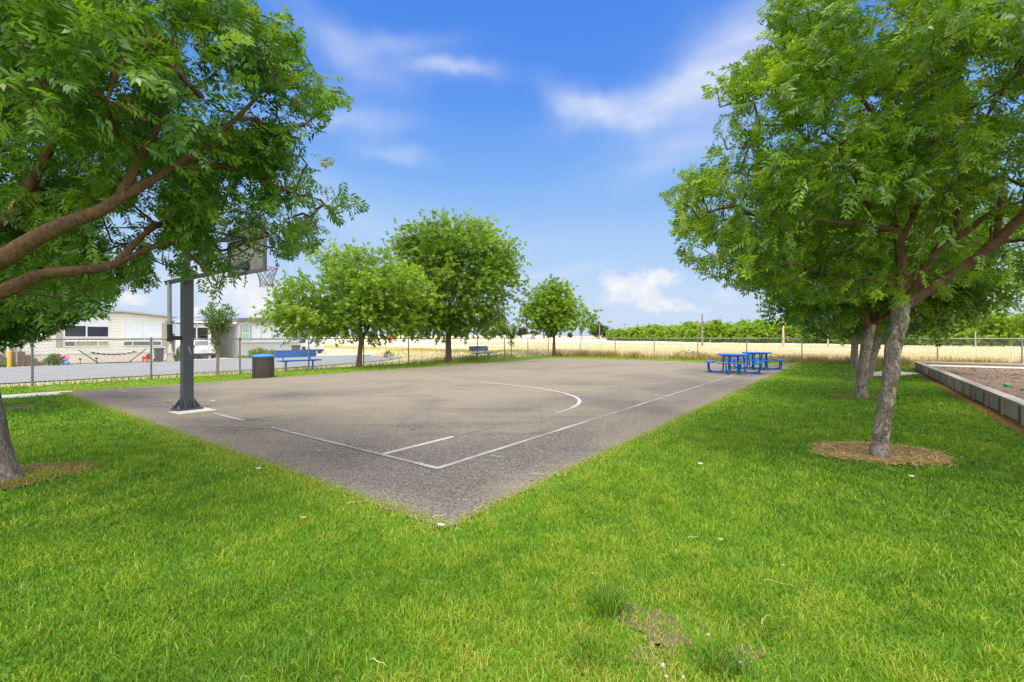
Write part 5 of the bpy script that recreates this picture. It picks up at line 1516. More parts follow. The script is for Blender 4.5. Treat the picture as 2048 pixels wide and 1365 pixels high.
# ------------------------------------------------------------------ picnic tables
def make_table(loc, rz, label):
    r = empty('picnic_table', loc, rz, label, 'picnic table', 'blue round picnic tables on the court corner')
    MB().lathe([(.50, .715), (.595, .715), (.612, .725), (.612, .755), (.60, .768), (.03, .768)], (0, 0, 0), 40).build('tabletop', M['blue_seat'], r, smooth=True)
    MB().tube([(.40 * math.cos(k * math.pi / 12), .40 * math.sin(k * math.pi / 12), .69) for k in range(24)], .016, 6, closed=True).build('under_ring', M['blue'], r, smooth=True)
    for q in range(4):
        th = q * math.pi / 2
        Rm = Matrix.Rotation(th, 3, 'Z')
        n = 14; vs = []; fs = []
        for i in range(n + 1):
            t_ = rad(-32 + 64 * i / n)
            for rr_, z in ((.79, .452), (1.08, .452), (1.085, .415), (.785, .415)):
                vs.append(Rm @ Vector((rr_ * math.cos(t_) - .0, rr_ * math.sin(t_), z)))
        for i in range(n):
            for k in range(4):
                fs.append((i * 4 + k, i * 4 + (k + 1) % 4, (i + 1) * 4 + (k + 1) % 4, (i + 1) * 4 + k))
        fs += [(0, 3, 2, 1), tuple(n * 4 + k for k in range(4))]
        MB().add(vs, fs).build('seat', M['blue_seat'], r)
        for s in (-1, 1):
            pts = [(.94, s * .24, .415), (.94, s * .23, .20), (.92, s * .22, .11), (.87, s * .21, .05), (.79, s * .20, .028), (.52, s * .17, .028), (.44, s * .16, .05), (.40, s * .155, .10), (.385, s * .15, .20), (.37, s * .15, .715)]
            pts, rs = smooth_path([Rm @ Vector(p) for p in pts], [.026] * len(pts), 2)
            MB().tube(pts, rs, 8).build('leg', M['blue'], r, smooth=True)
        MB().bar(Rm @ Vector((.385, -.15, .24)), Rm @ Vector((.385, .15, .24)), .02, .02).build('brace', M['blue'], r)
    return r
ta = G(1467.5, 746.6); make_table(ta, COURT_ROT + rad(9), 'nearer of two blue round picnic tables with four attached seats')
tb_ = G(1514, 738.6); make_table(tb_, COURT_ROT + rad(14), 'blue round picnic table behind the nearer one, closer to the fence')

# ------------------------------------------------------------------ raised play area
wall = empty('retaining_wall', CT(0, -4.75), COURT_ROT, 'low weathered timber retaining wall with posts and flat cap', 'retaining wall')
w0, w1 = 3.0, 24.9
def jit(k): return 0.004 * math.sin(k * 3.7)
px_ = w0; k = 0
while px_ < w1 - .2:
    nx = min(px_ + 2.44, w1)
    MB().box(((px_ + nx) / 2, -.02 + jit(k), .325 + jit(k + 2)), (nx - px_ - .006, .19, .05)).build('cap', M['timber'], wall, bevel=.004)
    px_ = nx; k += 1
xx = w0 + .3; k = 0
while xx < w1 - .1:
    MB().box((xx, .035, .15), (.10, .075, .295)).build('post', M['timber_light'], wall, bevel=.003)
    MB().box((xx + .05 + .20, .008 + jit(k), .15), (.40, .05, .295)).build('board', M['timber_dark'], wall, bevel=.003)
    MB().box((xx + .46 + .38, .0 + jit(k + 1), .15), (.755, .045, .295)).build('board', M['timber_light'], wall, bevel=.003)
    xx += 1.31; k += 1
MB().box((w1 + .02, -6.2, .16), (.09, 12.2, .32)).build('back_board', M['timber_light'], wall)
MB().box((w1 - .005, -6.25, .345), (.19, 12.1, .05)).build('back_cap', M['timber'], wall)
tag(MB().sheet([CT(w0, -4.8, .235), CT(w0, -17, .235), CT(w1 - .05, -17, .235), CT(w1 - .05, -4.8, .235)]).build('bark_ground', M['bark_mulch']), kind='structure')
tag(MB().sheet([CT(w1 - 1.6, -4.9, .243), CT(w1 - 1.45, -17, .243), CT(w1 - .08, -17, .243), CT(w1 - .08, -4.9, .243)]).build('concrete_walk', M['concrete']), kind='structure')
tag(MB().sheet([CT(w0, -4.45, .01), CT(10, -4.42, .01), CT(16, -4.48, .01), CT(w1, -4.5, .01), CT(w1, -4.72, .01), CT(w0, -4.72, .01)]).build('needle_litter', M['needle']), kind='structure')
n_ = 2400
ma, mb_ = rng.uniform(w0 + 2, w1 - 1.7, n_), rng.uniform(-11, -5.0, n_)
V = place_leaves(np.stack([OX + ma * AX + mb_ * BX, OY + ma * AY + mb_ * BY, np.full(n_, .245)], -1), rng.normal(0, 1, (n_, 3)) * np.array([1, 1, .25]), rng.uniform(.03, .09, n_), LEAF_SMALL, 1.0)
tag(mesh_np('wood_chips', V.reshape(-1, 3), np.arange(n_ * 4).reshape(n_, 4), M['bark_mulch']), 'brown wood chips covering the raised play ground', 'wood chips', None, 'stuff')
gb = G(2013, 773, .25)
MB().lathe([(.004, -.045), (.045, -.035), (.066, -.008), (.062, .02), (.04, .04), (.006, .047)], (0, 0, 0), 18, sq=.9).build('ball', M['green_plastic'], smooth=True, loc=gb + Vector((0, 0, .035)))
tag(bpy.data.objects['ball'], 'small bright green plastic ball lying on the bark ground', 'ball')

# ------------------------------------------------------------------ house on the left
HB = 38.5
def H1(px, py):
    a, z = FAC(px, py, HB); return a, z - OUT_Z
h1 = empty('mobile_home', CT(0, HB, OUT_Z), COURT_ROT, 'cream clapboard single storey house with wide white framed windows', 'house')
aL = H1(44, 700)[0]; aR = H1(338, 700)[0]
aRi, zRi = H1(240, 622.5); aE, zE = H1(352, 634.5); aw, zw = H1(338, 640)
slope = (zRi - zE) / (aE - aRi)
zl = zRi - slope * (aRi - aL)
wallm = MB()
extr(wallm, [(aL, .62), (aR, .62), (aR, zRi - slope * (aR - aRi) - .10), (aRi, zRi - .10), (aL, zl - .10)], 0, 12)
wallm.build('wall', M['siding'], h1)
extr(MB(), [(aL + .02, 0.0), (aR - .02, 0.0), (aR - .02, .62), (aL + .02, .62)], 0.03, 11.97).build('skirting', M['skirt'], h1)
rf = MB()
extr(rf, [(aL - .3, zl - slope * .3 - .08), (aRi, zRi - .08), (aE, zE - .08), (aE, zE + .04), (aRi, zRi + .05), (aL - .3, zl - slope * .3 + .04)], -.35, 12.3)
rf.build('roof', M['roof'], h1)
extr(MB(), [(aR - .25, 0.6), (aR + .015, .6), (aR + .015, zw - .1), (aR - .25, zw - .05)], -.015, 0).build('corner_board', M['tan'], h1)
def win(parent, fn, x0, y0, x1, y1, panes, frame_m, fw=.07, ydep=-.05):
    a0, z1 = fn(x0, y0); a1, z0 = fn(x1, y1)
    b = MB()
    b.box(((a0 + a1) / 2, ydep / 2, z1 - fw / 2), (a1 - a0, abs(ydep), fw)); b.box(((a0 + a1) / 2, ydep / 2, z0 + fw / 2), (a1 - a0, abs(ydep), fw))
    b.box((a0 + fw / 2, ydep / 2, (z0 + z1) / 2), (fw, abs(ydep), z1 - z0 - 2 * fw)); b.box((a1 - fw / 2, ydep / 2, (z0 + z1) / 2), (fw, abs(ydep), z1 - z0 - 2 * fw))
    w = b.build('window', frame_m, parent)
    for (u0, v0, u1, v1, m, dep, nm) in panes:
        q0, r1 = fn(u0, v0); q1, r0 = fn(u1, v1)
        MB().box(((q0 + q1) / 2, -dep, (r0 + r1) / 2), (q1 - q0, .02, r1 - r0)).build(nm, m, w)
    return w
win(h1, H1, 127, 640, 218.5, 675.5, [(128.2, 641.3, 173, 652, M['white_blind'], .025, 'blind'), (173, 641.3, 217.3, 654, M['white_blind'], .028, 'blind'), (128.2, 652, 171.5, 674, M['glass'], .012, 'pane'), (174.5, 654, 217.3, 674, M['glass'], .012, 'pane'), (171.5, 652, 174.5, 674, M['white'], .03, 'mullion')], M['white'], .06)
win(h1, H1, 127, 682.5, 218.5, 693.5, [(128.2, 683.6, 149.5, 692.3, M['glass_grey'], .012, 'pane'), (151.5, 683.6, 195.5, 692.3, M['glass_tan'], .012, 'pane'), (197.5, 683.6, 217.3, 692.3, M['glass_tan'], .012, 'pane'), (149.5, 683.6, 151.5, 692.3, M['white'], .03, 'mullion'), (195.5, 683.6, 197.5, 692.3, M['white'], .03, 'mullion')], M['white'], .05)
win(h1, H1, 246, 643, 323, 676, [(247.2, 644.2, 285, 674.6, M['white_blind'], .016, 'blind'), (285.6, 644.2, 321.8, 674.6, M['white_blind'], .02, 'blind')], M['white'], .06)
win(h1, H1, 246, 682.5, 323, 692, [(247.2, 683.5, 264, 691, M['glass_grey'], .012, 'pane'), (266, 683.5, 303, 691, M['glass_grey'], .012, 'pane'), (305, 683.5, 321.8, 691, M['glass_grey'], .012, 'pane'), (264, 683.5, 266, 691, M['white'], .03, 'mullion'), (303, 683.5, 305, 691, M['white'], .03, 'mullion')], M['white'], .05)
for x0, x1, y0, y1, m, nm in ((112, 125.5, 640, 694, M['slats'], 'shutter'), (324.5, 334, 646, 692, M['slats'], 'shutter')):
    a0, z1 = H1(x0, y0); a1, z0 = H1(x1, y1)
    MB().box(((a0 + a1) / 2, -.02, (z0 + z1) / 2), (a1 - a0, .04, z1 - z0)).build(nm, m, h1)
a0, z1 = H1(92, 640); a1, z0 = H1(102, 682)
pf = MB().box(((a0 + a1) / 2, -.015, (z0 + z1) / 2), (a1 - a0, .03, z1 - z0)).build('louvre_panel', M['ochre'], h1)
MB().box((a0 - .035, -.02, (z0 + z1) / 2), (.07, .04, z1 - z0)).box((a1 + .035, -.02, (z0 + z1) / 2), (.07, .04, z1 - z0)).build('frame', M['white'], pf)
# porch set back on the left with its post
ax0 = H1(-60, 700)[0]
MB().box(((ax0 + aL) / 2 - .002, 3.0, 1.35), (aL - ax0, .12, 2.7)).build('porch_wall', M['siding'], h1)
MB().box((aL - .28, 2.93, 1.30), (.5, .04, 2.0)).build('door', M['tan'], h1)
MB().box(((ax0 + aL) / 2 - .1, 1.4, 2.66), (aL - ax0 + .2, 3.4, .10)).build('porch_roof', M['roof'], h1)
apx = H1(14.5, 700)[0]
MB().box((apx, -.2, 1.3), (.13, .13, 2.6)).build('porch_post', M['white'], h1)
# brick steps, air conditioner, stairs
s0 = H1(20, 700)[0]; s1 = H1(47, 700)[0]
st_ = empty('brick_steps', CT((s0 + s1) / 2, HB - .1, OUT_Z), COURT_ROT, 'dark brown brick steps at the left corner of the cream house', 'steps')
wS = s1 - s0
MB().box((0, 0.0, .42), (wS, 1.0, .84)).build('landing', M['brick'], st_)
for k in range(3):
    MB().box((wS / 2 + .14 + .26 * k, 0, .31 - .10 * k), (.26, .9, .62 - .20 * k)).build('step', M['brick'], st_)
ac = empty('air_conditioner', CT(H1(23, 690)[0], HB + .5, OUT_Z + .84), COURT_ROT, 'grey air conditioner box standing on the brick landing', 'air conditioner')
MB().box((0, 0, .28), (.5, .4, .5)).build('case', M['steel_grey'], ac, bevel=.02)
MB().lathe([(.19, -.215), (.19, -.202), (.02, -.202)], (0, 0, .29), 18, axis='y').build('fan_grille', M['black'], ac)
sr = empty('wooden_stairs', CT(H1(4, 700)[0] - .2, HB - .5, OUT_Z), COURT_ROT, 'brown wooden stairs at the left edge beside the white post', 'stairs')
for k in range(6):
    MB().box((.55 - .22 * k, 0, .16 + .19 * k), (.24, .9, .045)).build('tread', M['timber_dark'], sr)
for s in (-1, 1):
    MB().bar((.75, s * .47, .0), (-.75, s * .47, 1.28), .045, .22).build('stringer', M['timber_dark'], sr)
    MB().bar((.75, s * .47, .85), (-.75, s * .47, 2.15), .05, .07).build('handrail', M['timber'], sr)
    for e in (.7, -.65):
        MB().box((e, s * .47, .5 + (.75 - e) * .42 + .12), (.06, .06, 1.0)).build('baluster', M['timber'], sr)

# ------------------------------------------------------------------ second house with carport
HB2 = 39.2
def H2(px, py):
    a, z = FAC(px, py, HB2); return a, z - OUT_Z
h2 = empty('mobile_home', CT(0, HB2, OUT_Z), COURT_ROT, 'grey mobile home with dark fascia, carport and white sash window', 'house')
bL = H2(479, 700)[0]; bR = H2(601, 700)[0]
z2 = H2(540, 642)[1]
extr(MB(), [(bL, .5), (bR, .5), (bR, z2 - .1), (bL, z2 - .1)], 0, 12).build('wall', M['siding_grey'], h2)
extr(MB(), [(bL + .02, 0), (bR - .02, 0), (bR - .02, .5), (bL + .02, .5)], .03, 11.9).build('skirting', M['skirt_white'], h2)
mid = (bL + bR) / 2
rf2 = MB()
extr(rf2, [(bL - .18, z2 - .12), (bR + .18, z2 - .12), (bR + .18, z2 + .12), (mid + .8, z2 + .27), (mid - .8, z2 + .27), (bL - .18, z2 + .14)], -.3, 12.2)
rf2.build('roof', M['roof_grey'], h2)
win(h2, H2, 481.5, 651.5, 501, 682.5, [(483.5, 653.2, 499, 666.2, M['curtain'], .012, 'pane'), (483.5, 668, 499, 680.6, M['curtain'], .008, 'pane'), (483.5, 666.2, 499, 668, M['white'], .03, 'sash_rail')], M['dark_trim'], .05)
a0, z1 = H2(482.6, 652.4); a1, z0 = H2(499.9, 681.6)
sash = MB()
for s_, (cx_, cz_, sx_, sz_) in enumerate((((a0 + a1) / 2, z1 - .03, a1 - a0, .06), ((a0 + a1) / 2, z0 + .03, a1 - a0, .06), (a0 + .03, (z0 + z1) / 2, .06, z1 - z0 - .12), (a1 - .03, (z0 + z1) / 2, .06, z1 - z0 - .12))):
    sash.box((cx_, -.035, cz_), (sx_, .05, sz_))
sash.build('sash', M['white'], h2)
for x0, x1 in ((503.5, 521), (524, 541.5), (546, 562), (565, 581)):
    win(h2, H2, x0, 652.5, x1, 679, [(x0 + 1, 653.6, x1 - 1, 677.9, M['white_blind'], .02, 'blind')], M['white'], .04)
win(h2, H2, 585.5, 664, 594, 681, [(586.8, 665.4, 592.7, 679.6, M['glass_grey'], .012, 'pane')], M['dark_trim'], .05)
a0, z1 = H2(481, 684.2); a1 = H2(598, 684)[0]
MB().box(((a0 + a1) / 2, -.06, z1), (a1 - a0, .12, .10)).build('ledge', M['white'], h2)
# recessed side with carport
cL = H1(345, 700)[0] + .25; dp = 5.5
MB().box(((cL + bL) / 2 + 1.5, dp, 1.3), (bL - cL - 3.0, .12, 2.6)).build('recessed_wall', M['ribbed'], h2)
MB().box((bL - .06, dp / 2, 1.35), (.10, dp, 2.7)).build('side_wall', M['grey_wall'], h2)
zc = H2(400, 645)[1] + .03
cp = MB(); cp.box(((cL + bL) / 2 - .1, dp / 2 + .1, zc), (bL - cL - .25, dp - .2, .12)); cp.build('carport_roof', M['roof'], h2)
MB().box(((cL + bL) / 2 - .1, -.03, zc - .01), (bL - cL - .25, .05, .17)).build('carport_fascia', M['white'], h2)
for px0, w_, y_ in ((420.5, .16, -.25), (388.5, .09, .6), (350, .09, .1)):
    MB().box((H2(px0, 700)[0] + y_ * .6, y_, zc / 2 - .03), (w_, w_, zc - .06)).build('carport_post', M['white'], h2)
rw = [o for o in h2.children if o.name.startswith('recessed_wall')][0]
MB().box((bL - 1.9, dp - .08, 1.35), (.55, .05, 1.15)).build('window', M['dark_trim'], h2)
MB().box((bL - .75, dp - .08, 1.35), (.75, .05, 1.2)).build('window', M['white'], h2)
MB().box((bL - .75, dp - .115, 1.35), (.62, .03, 1.06)).build('pane', M['glass_grey'], [o for o in h2.children if o.name.startswith('window')][-1])
MB().box((bL - 3.4, dp - .08, 1.02), (.9, .05, 2.02)).build('door', M['white'], h2)
# pale house seen through the carport
h3 = empty('mobile_home', CT(10.2, 62, OUT_Z), COURT_ROT, 'white house far behind the carport beside the hoop strut', 'house')
MB().box((0, 2, 1.5), (7.5, 4, 3.0)).build('wall', M['skirt_white'], h3)
extr(MB(), [(-4, 2.98), (4, 2.98), (4, 3.12), (0, 3.6), (-4, 3.12)], -.3, 4.3).build('roof', M['roof'], h3)
w3 = MB().box((-.2, -.02, 1.75), (.9, .05, 1.2)).build('window', M['white'], h3)
MB().box((-.2, -.05, 1.75), (.7, .03, 1.0)).build('pane', M['glass_grey'], w3)

# ------------------------------------------------------------------ cars
def make_car(loc, rz, label, st, W_, wheel_r, wx, glass_sides, rear_glass, tail, group=None, name='parked_car'):
    r = empty(name, loc, rz, label, 'car', group)
    hw = W_ / 2
    vs = []; fs = []; n = 12
    def ring(s):
        x, zb, zbelt, ztop, wf, tf = s
        w = hw * wf; wt = w * tf
        half = [(w * .86, zb), (w * .97, zb + .10), (w, zb + .28), (w * .985, zbelt), (wt, ztop - .03), (wt * .55, ztop + .012)]
        return [(x, y, z) for y, z in half] + [(x, -y, z) for y, z in reversed(half)]
    for s in st: vs += ring(s)
    for i in range(len(st) - 1):
        for k in range(n):
            fs.append((i * n + k, i * n + (k + 1) % n, (i + 1) * n + (k + 1) % n, (i + 1) * n + k))
    fs.append(tuple(range(n))); fs.append(tuple((len(st) - 1) * n + k for k in range(n - 1, -1, -1)))
    body = MB().add(vs, fs).build('body', M['car'], r, smooth=True)
    xs = [s[0] for s in st]
    def side(x, u):
        """point on the cabin side; u=0 belt, 1 roof edge"""
        for i in range(len(st) - 1):
            if xs[i] <= x <= xs[i + 1]:
                q = (x - xs[i]) / (xs[i + 1] - xs[i]); a, b = ring(st[i]), ring(st[i + 1])
                p3 = Vector(a[3]).lerp(Vector(b[3]), q); p4 = Vector(a[4]).lerp(Vector(b[4]), q)
                return p3.lerp(p4, u)
    for sg in (1, -1):
        for (x0, x1, u0, u1, x0t, x1t) in glass_sides:
            pts = [side(x0, u0), side(x1, u0), side(x1t, u1), side(x0t, u1)]
            pts = [Vector((p.x, sg * (p.y + .012), p.z)) for p in pts]
            MB().add(pts, [(0, 1, 2, 3)]).build('side_window', M['glass'], r)
        for wxx in wx:
            wh = MB().lathe([(wheel_r * .62, -.10), (wheel_r, -.09), (wheel_r, .09), (wheel_r * .62, .10)], (0, 0, 0), 22, axis='y').build('wheel', M['tyre'], r, smooth=True, loc=(wxx, sg * (hw - .085), wheel_r))
            rmb = MB().lathe([(wheel_r * .62, .0), (wheel_r * .60, .098 * sg), (wheel_r * .2, .06 * sg), (.02, .075 * sg)], (0, 0, 0), 20, axis='y')
            for k in range(5):
                th = k * 2 * math.pi / 5
                rmb.bar((0, .085 * sg, 0), (wheel_r * .58 * math.cos(th), .092 * sg, wheel_r * .58 * math.sin(th)), .05, .02)
            rmb.build('rim', M['alloy'], wh)
            MB().lathe([(wheel_r * 1.13, 0), (wheel_r * 1.13, .012), (.02, .012)], (0, 0, 0), 22, axis='y').build('wheel_arch', M['black'], r, loc=(wxx, sg * (hw - (.008 if sg < 0 else .004)) - (.0 if sg > 0 else .0), wheel_r + .03))
    (i0, i1, yb, yt) = rear_glass
    a, b = st[i0], st[i1]
    nx = Vector((-(b[3] - a[3]), 0, b[0] - a[0])).normalized() * .016
    lo = Vector((a[0], 0, a[3])); hi = Vector((b[0], 0, b[3]))
    pl = lo.lerp(hi, .08); ph = lo.lerp(hi, .90)
    MB().add([pl + nx + Vector((0, yb, 0)), pl + nx + Vector((0, -yb, 0)), ph + nx + Vector((0, -yt, 0)), ph + nx + Vector((0, yt, 0))], [(0, 1, 2, 3)]).build('rear_window', M['glass_grey'], r)
    tx, ty, tz, tsx, tsy, tsz, tm = tail
    for sg in (1, -1):
        MB().box((tx, sg * ty, tz), (tsx, tsy, tsz), Matrix.Rotation(sg * rad(12), 3, 'X')).build('tail_light', tm, r, bevel=.02)
    x0 = st[0][0]
    MB().box((x0 + .05, 0, .34), (.16, W_ * .86, .20)).build('bumper', M['black'], r, bevel=.03)
    MB().box((x0 - .012, 0, .66), (.02, .34, .16)).build('number_plate', M['plate'], r)
    return r
hatch = [(-1.98, .42, .70, .76, .90, .9), (-1.94, .30, .86, .93, .96, .9), (-1.84, .25, .93, 1.00, .99, .88), (-1.45, .22, .95, 1.44, 1.0, .74), (-.7, .2, .94, 1.52, 1.0, .76), (.1, .2, .92, 1.50, 1.0, .76), (.55, .2, .90, 1.36, 1.0, .78), (1.15, .22, .88, .97, .99, .88), (1.75, .25, .74, .82, .95, .86), (1.98, .35, .58, .62, .82, .85)]
suv = [(-2.2, .50, .86, .92, .86, .92), (-2.16, .34, .98, 1.05, .95, .9), (-2.05, .28, 1.04, 1.12, .99, .88), (-1.72, .26, 1.06, 1.58, 1.0, .74), (-.8, .24, 1.02, 1.67, 1.0, .76), (.1, .24, .99, 1.65, 1.0, .77), (.62, .24, .97, 1.48, 1.0, .79), (1.25, .26, .95, 1.06, .99, .88), (1.95, .30, .82, .92, .95, .86), (2.2, .4, .66, .70, .82, .85)]
hp = CT(11.78, 38.7 + 1.98, OUT_Z + .02)
make_car(hp, COURT_ROT + rad(90), 'white hatchback parked in the carport behind the hoop post', hatch, 1.70, .30, (-1.22, 1.25), [(-1.32, -.55, .10, .86, -1.25, -.5), (-.48, .55, .10, .86, -.43, .2)], (2, 3, .60, .50), (-1.90, .70, .98, .16, .16, .24, M['tail_pale']))
spx = CT(23.35, 42.4 + 2.2, OUT_Z + .02)
make_car(spx, COURT_ROT + rad(90), 'white sport utility car parked at the end of the street by the field', suv, 1.84, .35, (-1.33, 1.36), [(-1.6, -.7, .12, .84, -1.45, -.62), (-.62, .6, .12, .84, -.55, .25)], (2, 3, .62, .52), (-2.08, .74, 1.08, .22, .30, .15, M['tail']))

# ------------------------------------------------------------------ yard things
def make_bin(loc, rz, label, h=1.08):
    r = empty('wheeled_bin', loc, rz, label, 'trash bin')
    s = h / 1.08
    MB().box((0, 0, .50 * s), (.50 * s, .58 * s, .92 * s), None).build('body', M['bin'], r, bevel=.02)
    b = [o for o in r.children][0]
    for v in b.data.vertices:
        k = .80 + .20 * min(1, v.co.z / (.9 * s)); v.co.x *= k; v.co.y *= k
    MB().box((0, 0, .99 * s), (.58 * s, .68 * s, .06 * s)).box((0, -.02, 1.03 * s), (.46 * s, .5 * s, .04 * s)).build('lid', M['bin'], r, bevel=.02)
    MB().tube([(-.22 * s, .36 * s, .95 * s), (.22 * s, .36 * s, .95 * s)], .018, 8).build('handle', M['black'], r)
    for sg in (1, -1):
        MB().lathe([(.03, -.03), (.12 * s, -.025), (.12 * s, .025), (.03, .03)], (0, 0, 0), 14, axis='x').build('wheel', M['black'], r, loc=(sg * .22 * s, .27 * s, .12 * s))
    return r
def YG(px, py): return G(px, py, OUT_Z)
make_bin(YG(318, 724), COURT_ROT, 'dark grey wheeled bin beside the red chair at the cream house', 1.02)
make_bin(YG(592, 713), COURT_ROT + .3, 'dark wheeled bin standing next to the white sport utility car', 1.05)

rcx = empty('plastic_chair', YG(294, 725), COURT_ROT + rad(200), 'small bright red plastic chair in front of the cream house', 'chair')
MB().box((0, 0, .24), (.40, .36, .04)).build('seat', M['red'], rcx, bevel=.015)
MB().box((0, .19, .36), (.42, .05, .22)).lathe([(.21, -.025), (.21, .025)], (0, .19, .40), 20, axis='y').build('backrest', M['red'], rcx, bevel=.01)
for sx in (-1, 1):
    for sy in (-1, 1):
        MB().box((sx * .16, sy * .14, .11), (.05, .05, .22)).build('leg', M['red'], rcx)
    MB().box((sx * .205, .0, .34), (.04, .34, .16)).build('armrest', M['red'], rcx, bevel=.01)

ty_ = empty('garden_toy', YG(129, 730.5), COURT_ROT, 'pink and light blue plastic toy by the cream house wall', 'toy')
MB().lathe([(.03, .0), (.17, .03), (.20, .12), (.16, .22), (.06, .27)], (.06, 0, 0), 16).build('base', M['sky_blue'], ty_, smooth=True)
tp_ = MB()
for k in range(7):
    th = k * .9; tp_.lathe([(.01, -.09), (.07, -.06), (.10, 0), (.07, .06), (.01, .09)], (-.02 + .16 * math.cos(th), .06 * math.sin(k * 2.1), .44 + .13 * math.sin(th)), 10)
tp_.build('petals', M['pink'], ty_, smooth=True)
MB().tube([(.02, 0, .2), (-.02, 0, .42)], .03, 8).build('stalk', M['pink'], ty_)

yb = empty('bollard', YG(18.5, 736.5), COURT_ROT, 'bright yellow bollard in front of the white porch post', 'bollard')
MB().lathe([(.085, 0), (.085, .92), (.075, .97), (.04, 1.0), (.005, 1.01)], (0, 0, 0), 18).build('post', M['yellow'], yb, smooth=True)
MB().box((0, 0, .015), (.30, .24, .03)).build('base', M['yellow'], yb)

hm = empty('hammock', YG(228, 726.5), COURT_ROT, 'striped cream and black hammock on a dark metal stand', 'hammock')
hs = MB()
hs.tube([(-.85, 0, .03), (.85, 0, .03)], .028, 8)
stn = hs.build('stand', M['black'], hm)
for s in (-1, 1):
    MB().tube([(s * .80, 0, .03), (s * 1.76, 0, .93)], .026, 8).build('leg', M['black'], hm)
    MB().tube([(s * .85, -.4, .02), (s * .85, .4, .02)], .025, 8).build('foot', M['black'], hm)
def sag(x): return .52 + .36 * (x / 1.72) ** 2 * 1.08
fab = MB(); str_ = MB()
N_ = 34
for i in range(N_):
    x0 = -1.15 + 2.3 * i / N_; x1 = -1.15 + 2.3 * (i + 1) / N_
    tgt = fab if (i // 2) % 2 else str_
    dz = .10
    tgt.add([(x0, -.34, sag(x0) + dz), (x1, -.34, sag(x1) + dz), (x1, 0, sag(x1)), (x0, 0, sag(x0)), (x0, .34, sag(x0) + dz), (x1, .34, sag(x1) + dz)], [(0, 1, 2, 3), (3, 2, 5, 4)])
fab.build('net', M['stripe_cream'], hm); str_.build('stripes', M['black'], hm)
for s in (-1, 1):
    rp = MB()
    for y in (-.34, -.17, 0, .17, .34):
        rp.tube([(s * 1.15, y, sag(1.15) + .10 * abs(y) / .34), (s * 1.73, 0, .90)], .010, 4, False)
    rp.build('cords', M['stripe_cream'], hm)

pd = empty('stone_pedestal', YG(340.5, 723.5), COURT_ROT, 'cream stone pedestal with a small statue near the carport', 'statue')
MB().box((0, 0, .10), (.42, .36, .20)).box((0, 0, .40), (.30, .28, .40)).box((0, 0, .63), (.40, .36, .07)).build('pedestal', M['cream'], pd, bevel=.015)
MB().lathe([(.15, .66), (.14, .80), (.10, .90), (.12, 1.0), (.07, 1.08), (.085, 1.15), (.06, 1.24), (.01, 1.28)], (0, 0, 0), 16).build('figure', M['cream'], pd, smooth=True)
for k, (px0, py0) in enumerate(((160.5, 728), (193, 726.5))):
    sl = empty('garden_light', YG(px0, py0), 0, ('left' if k == 0 else 'right') + ' one of two small dark garden lights along the cream house', 'garden light', 'garden lights by the hammock')
    MB().tube([(0, 0, 0), (0, 0, .3)], .02, 6).build('stake', M['black'], sl)
    MB().lathe([(.05, .27), (.09, .30), (.09, .33), (.02, .36)], (0, 0, 0), 12).build('lamp_head', M['black'], sl)

def bush(loc, label, r, h, n, mat, tint, seed, flowers=0, size=.14, cat='shrub', name='shrub'):
    global rng
    keep = rng; rng = np.random.default_rng(seed)
    root = empty(name, loc, 0, label, cat)
    v = rng.normal(size=(n, 3)); v /= np.linalg.norm(v, axis=1, keepdims=True)
    v *= (rng.random((n, 1)) ** .45) * np.array([r, r, h * .55]); v[:, 2] += h * .5; v[:, 2] = np.maximum(v[:, 2], .03)
    d = v.copy(); d[:, 2] += .1; d += rng.normal(0, .15, (n, 3))
    V = place_leaves(v, d, size * rng.uniform(.7, 1.3, n), LEAF_FAR)
    mesh_np('foliage', V.reshape(-1, 3), np.arange(V.shape[0] * V.shape[1]).reshape(-1, 4), mat, root, {'tint': np.repeat(np.clip(rng.normal(tint, .18, n), 0, 1), V.shape[1])})
    st = MB()
    for k in range(6):
        e = v[rng.integers(n)]; st.tube([(0, 0, 0), tuple(e * .9)], .012, 5, False)
    st.build('stem', M['bark_brown'], root)
    for k in range(flowers):
        e = v[rng.integers(n)]
        e = (e[0] * 1.05, e[1] * 1.05, max(.25, e[2]) + .12)
        MB().lathe([(.01, -.03), (.075, 0), (.06, .035), (.01, .05)], e, 8).build('flower', M['orange_flower'], root)
    rng = keep
    return root
bush(YG(110, 731), 'green clump of leaves beside the pink and blue toy', .42, .6, 260, M['weed'], .25, 61, 0, .18)
bush(YG(517, 716), 'yellow green shrub with orange flowers in front of the grey house', .75, .75, 420, M['weed'], .35, 62, 9, .16)
bush(YG(546, 715), 'smaller orange flowering plant right of the big flowering shrub', .4, .6, 160, M['weed'], .45, 63, 6, .14)
bush(YG(353, 723), 'low green plant between the pedestal and the carport', .35, .4, 160, M['weed'], .25, 64, 0, .15)
bush(YG(6, 735), 'low green plant at the left edge under the stairs', .5, .35, 160, M['weed'], .3, 65, 0, .15)
bush(YG(775, 716), 'grey green weed clump at the tip of the street', .5, .6, 120, M['leaf_far'], .8, 66, 0, .12)
for k, (px0, py0, r0, h0) in enumerate(((1372, 716.5, .7, .5), (1388, 717, .55, .42))):
    bush(G(px0, py0, -.05), ('grey dead scrub at the fence left of the picnic tables', 'smaller grey scrub clump at the fence post behind tables')[k], r0, h0, 160, M['leaf_far'], .7, 67 + k, 0, .12)

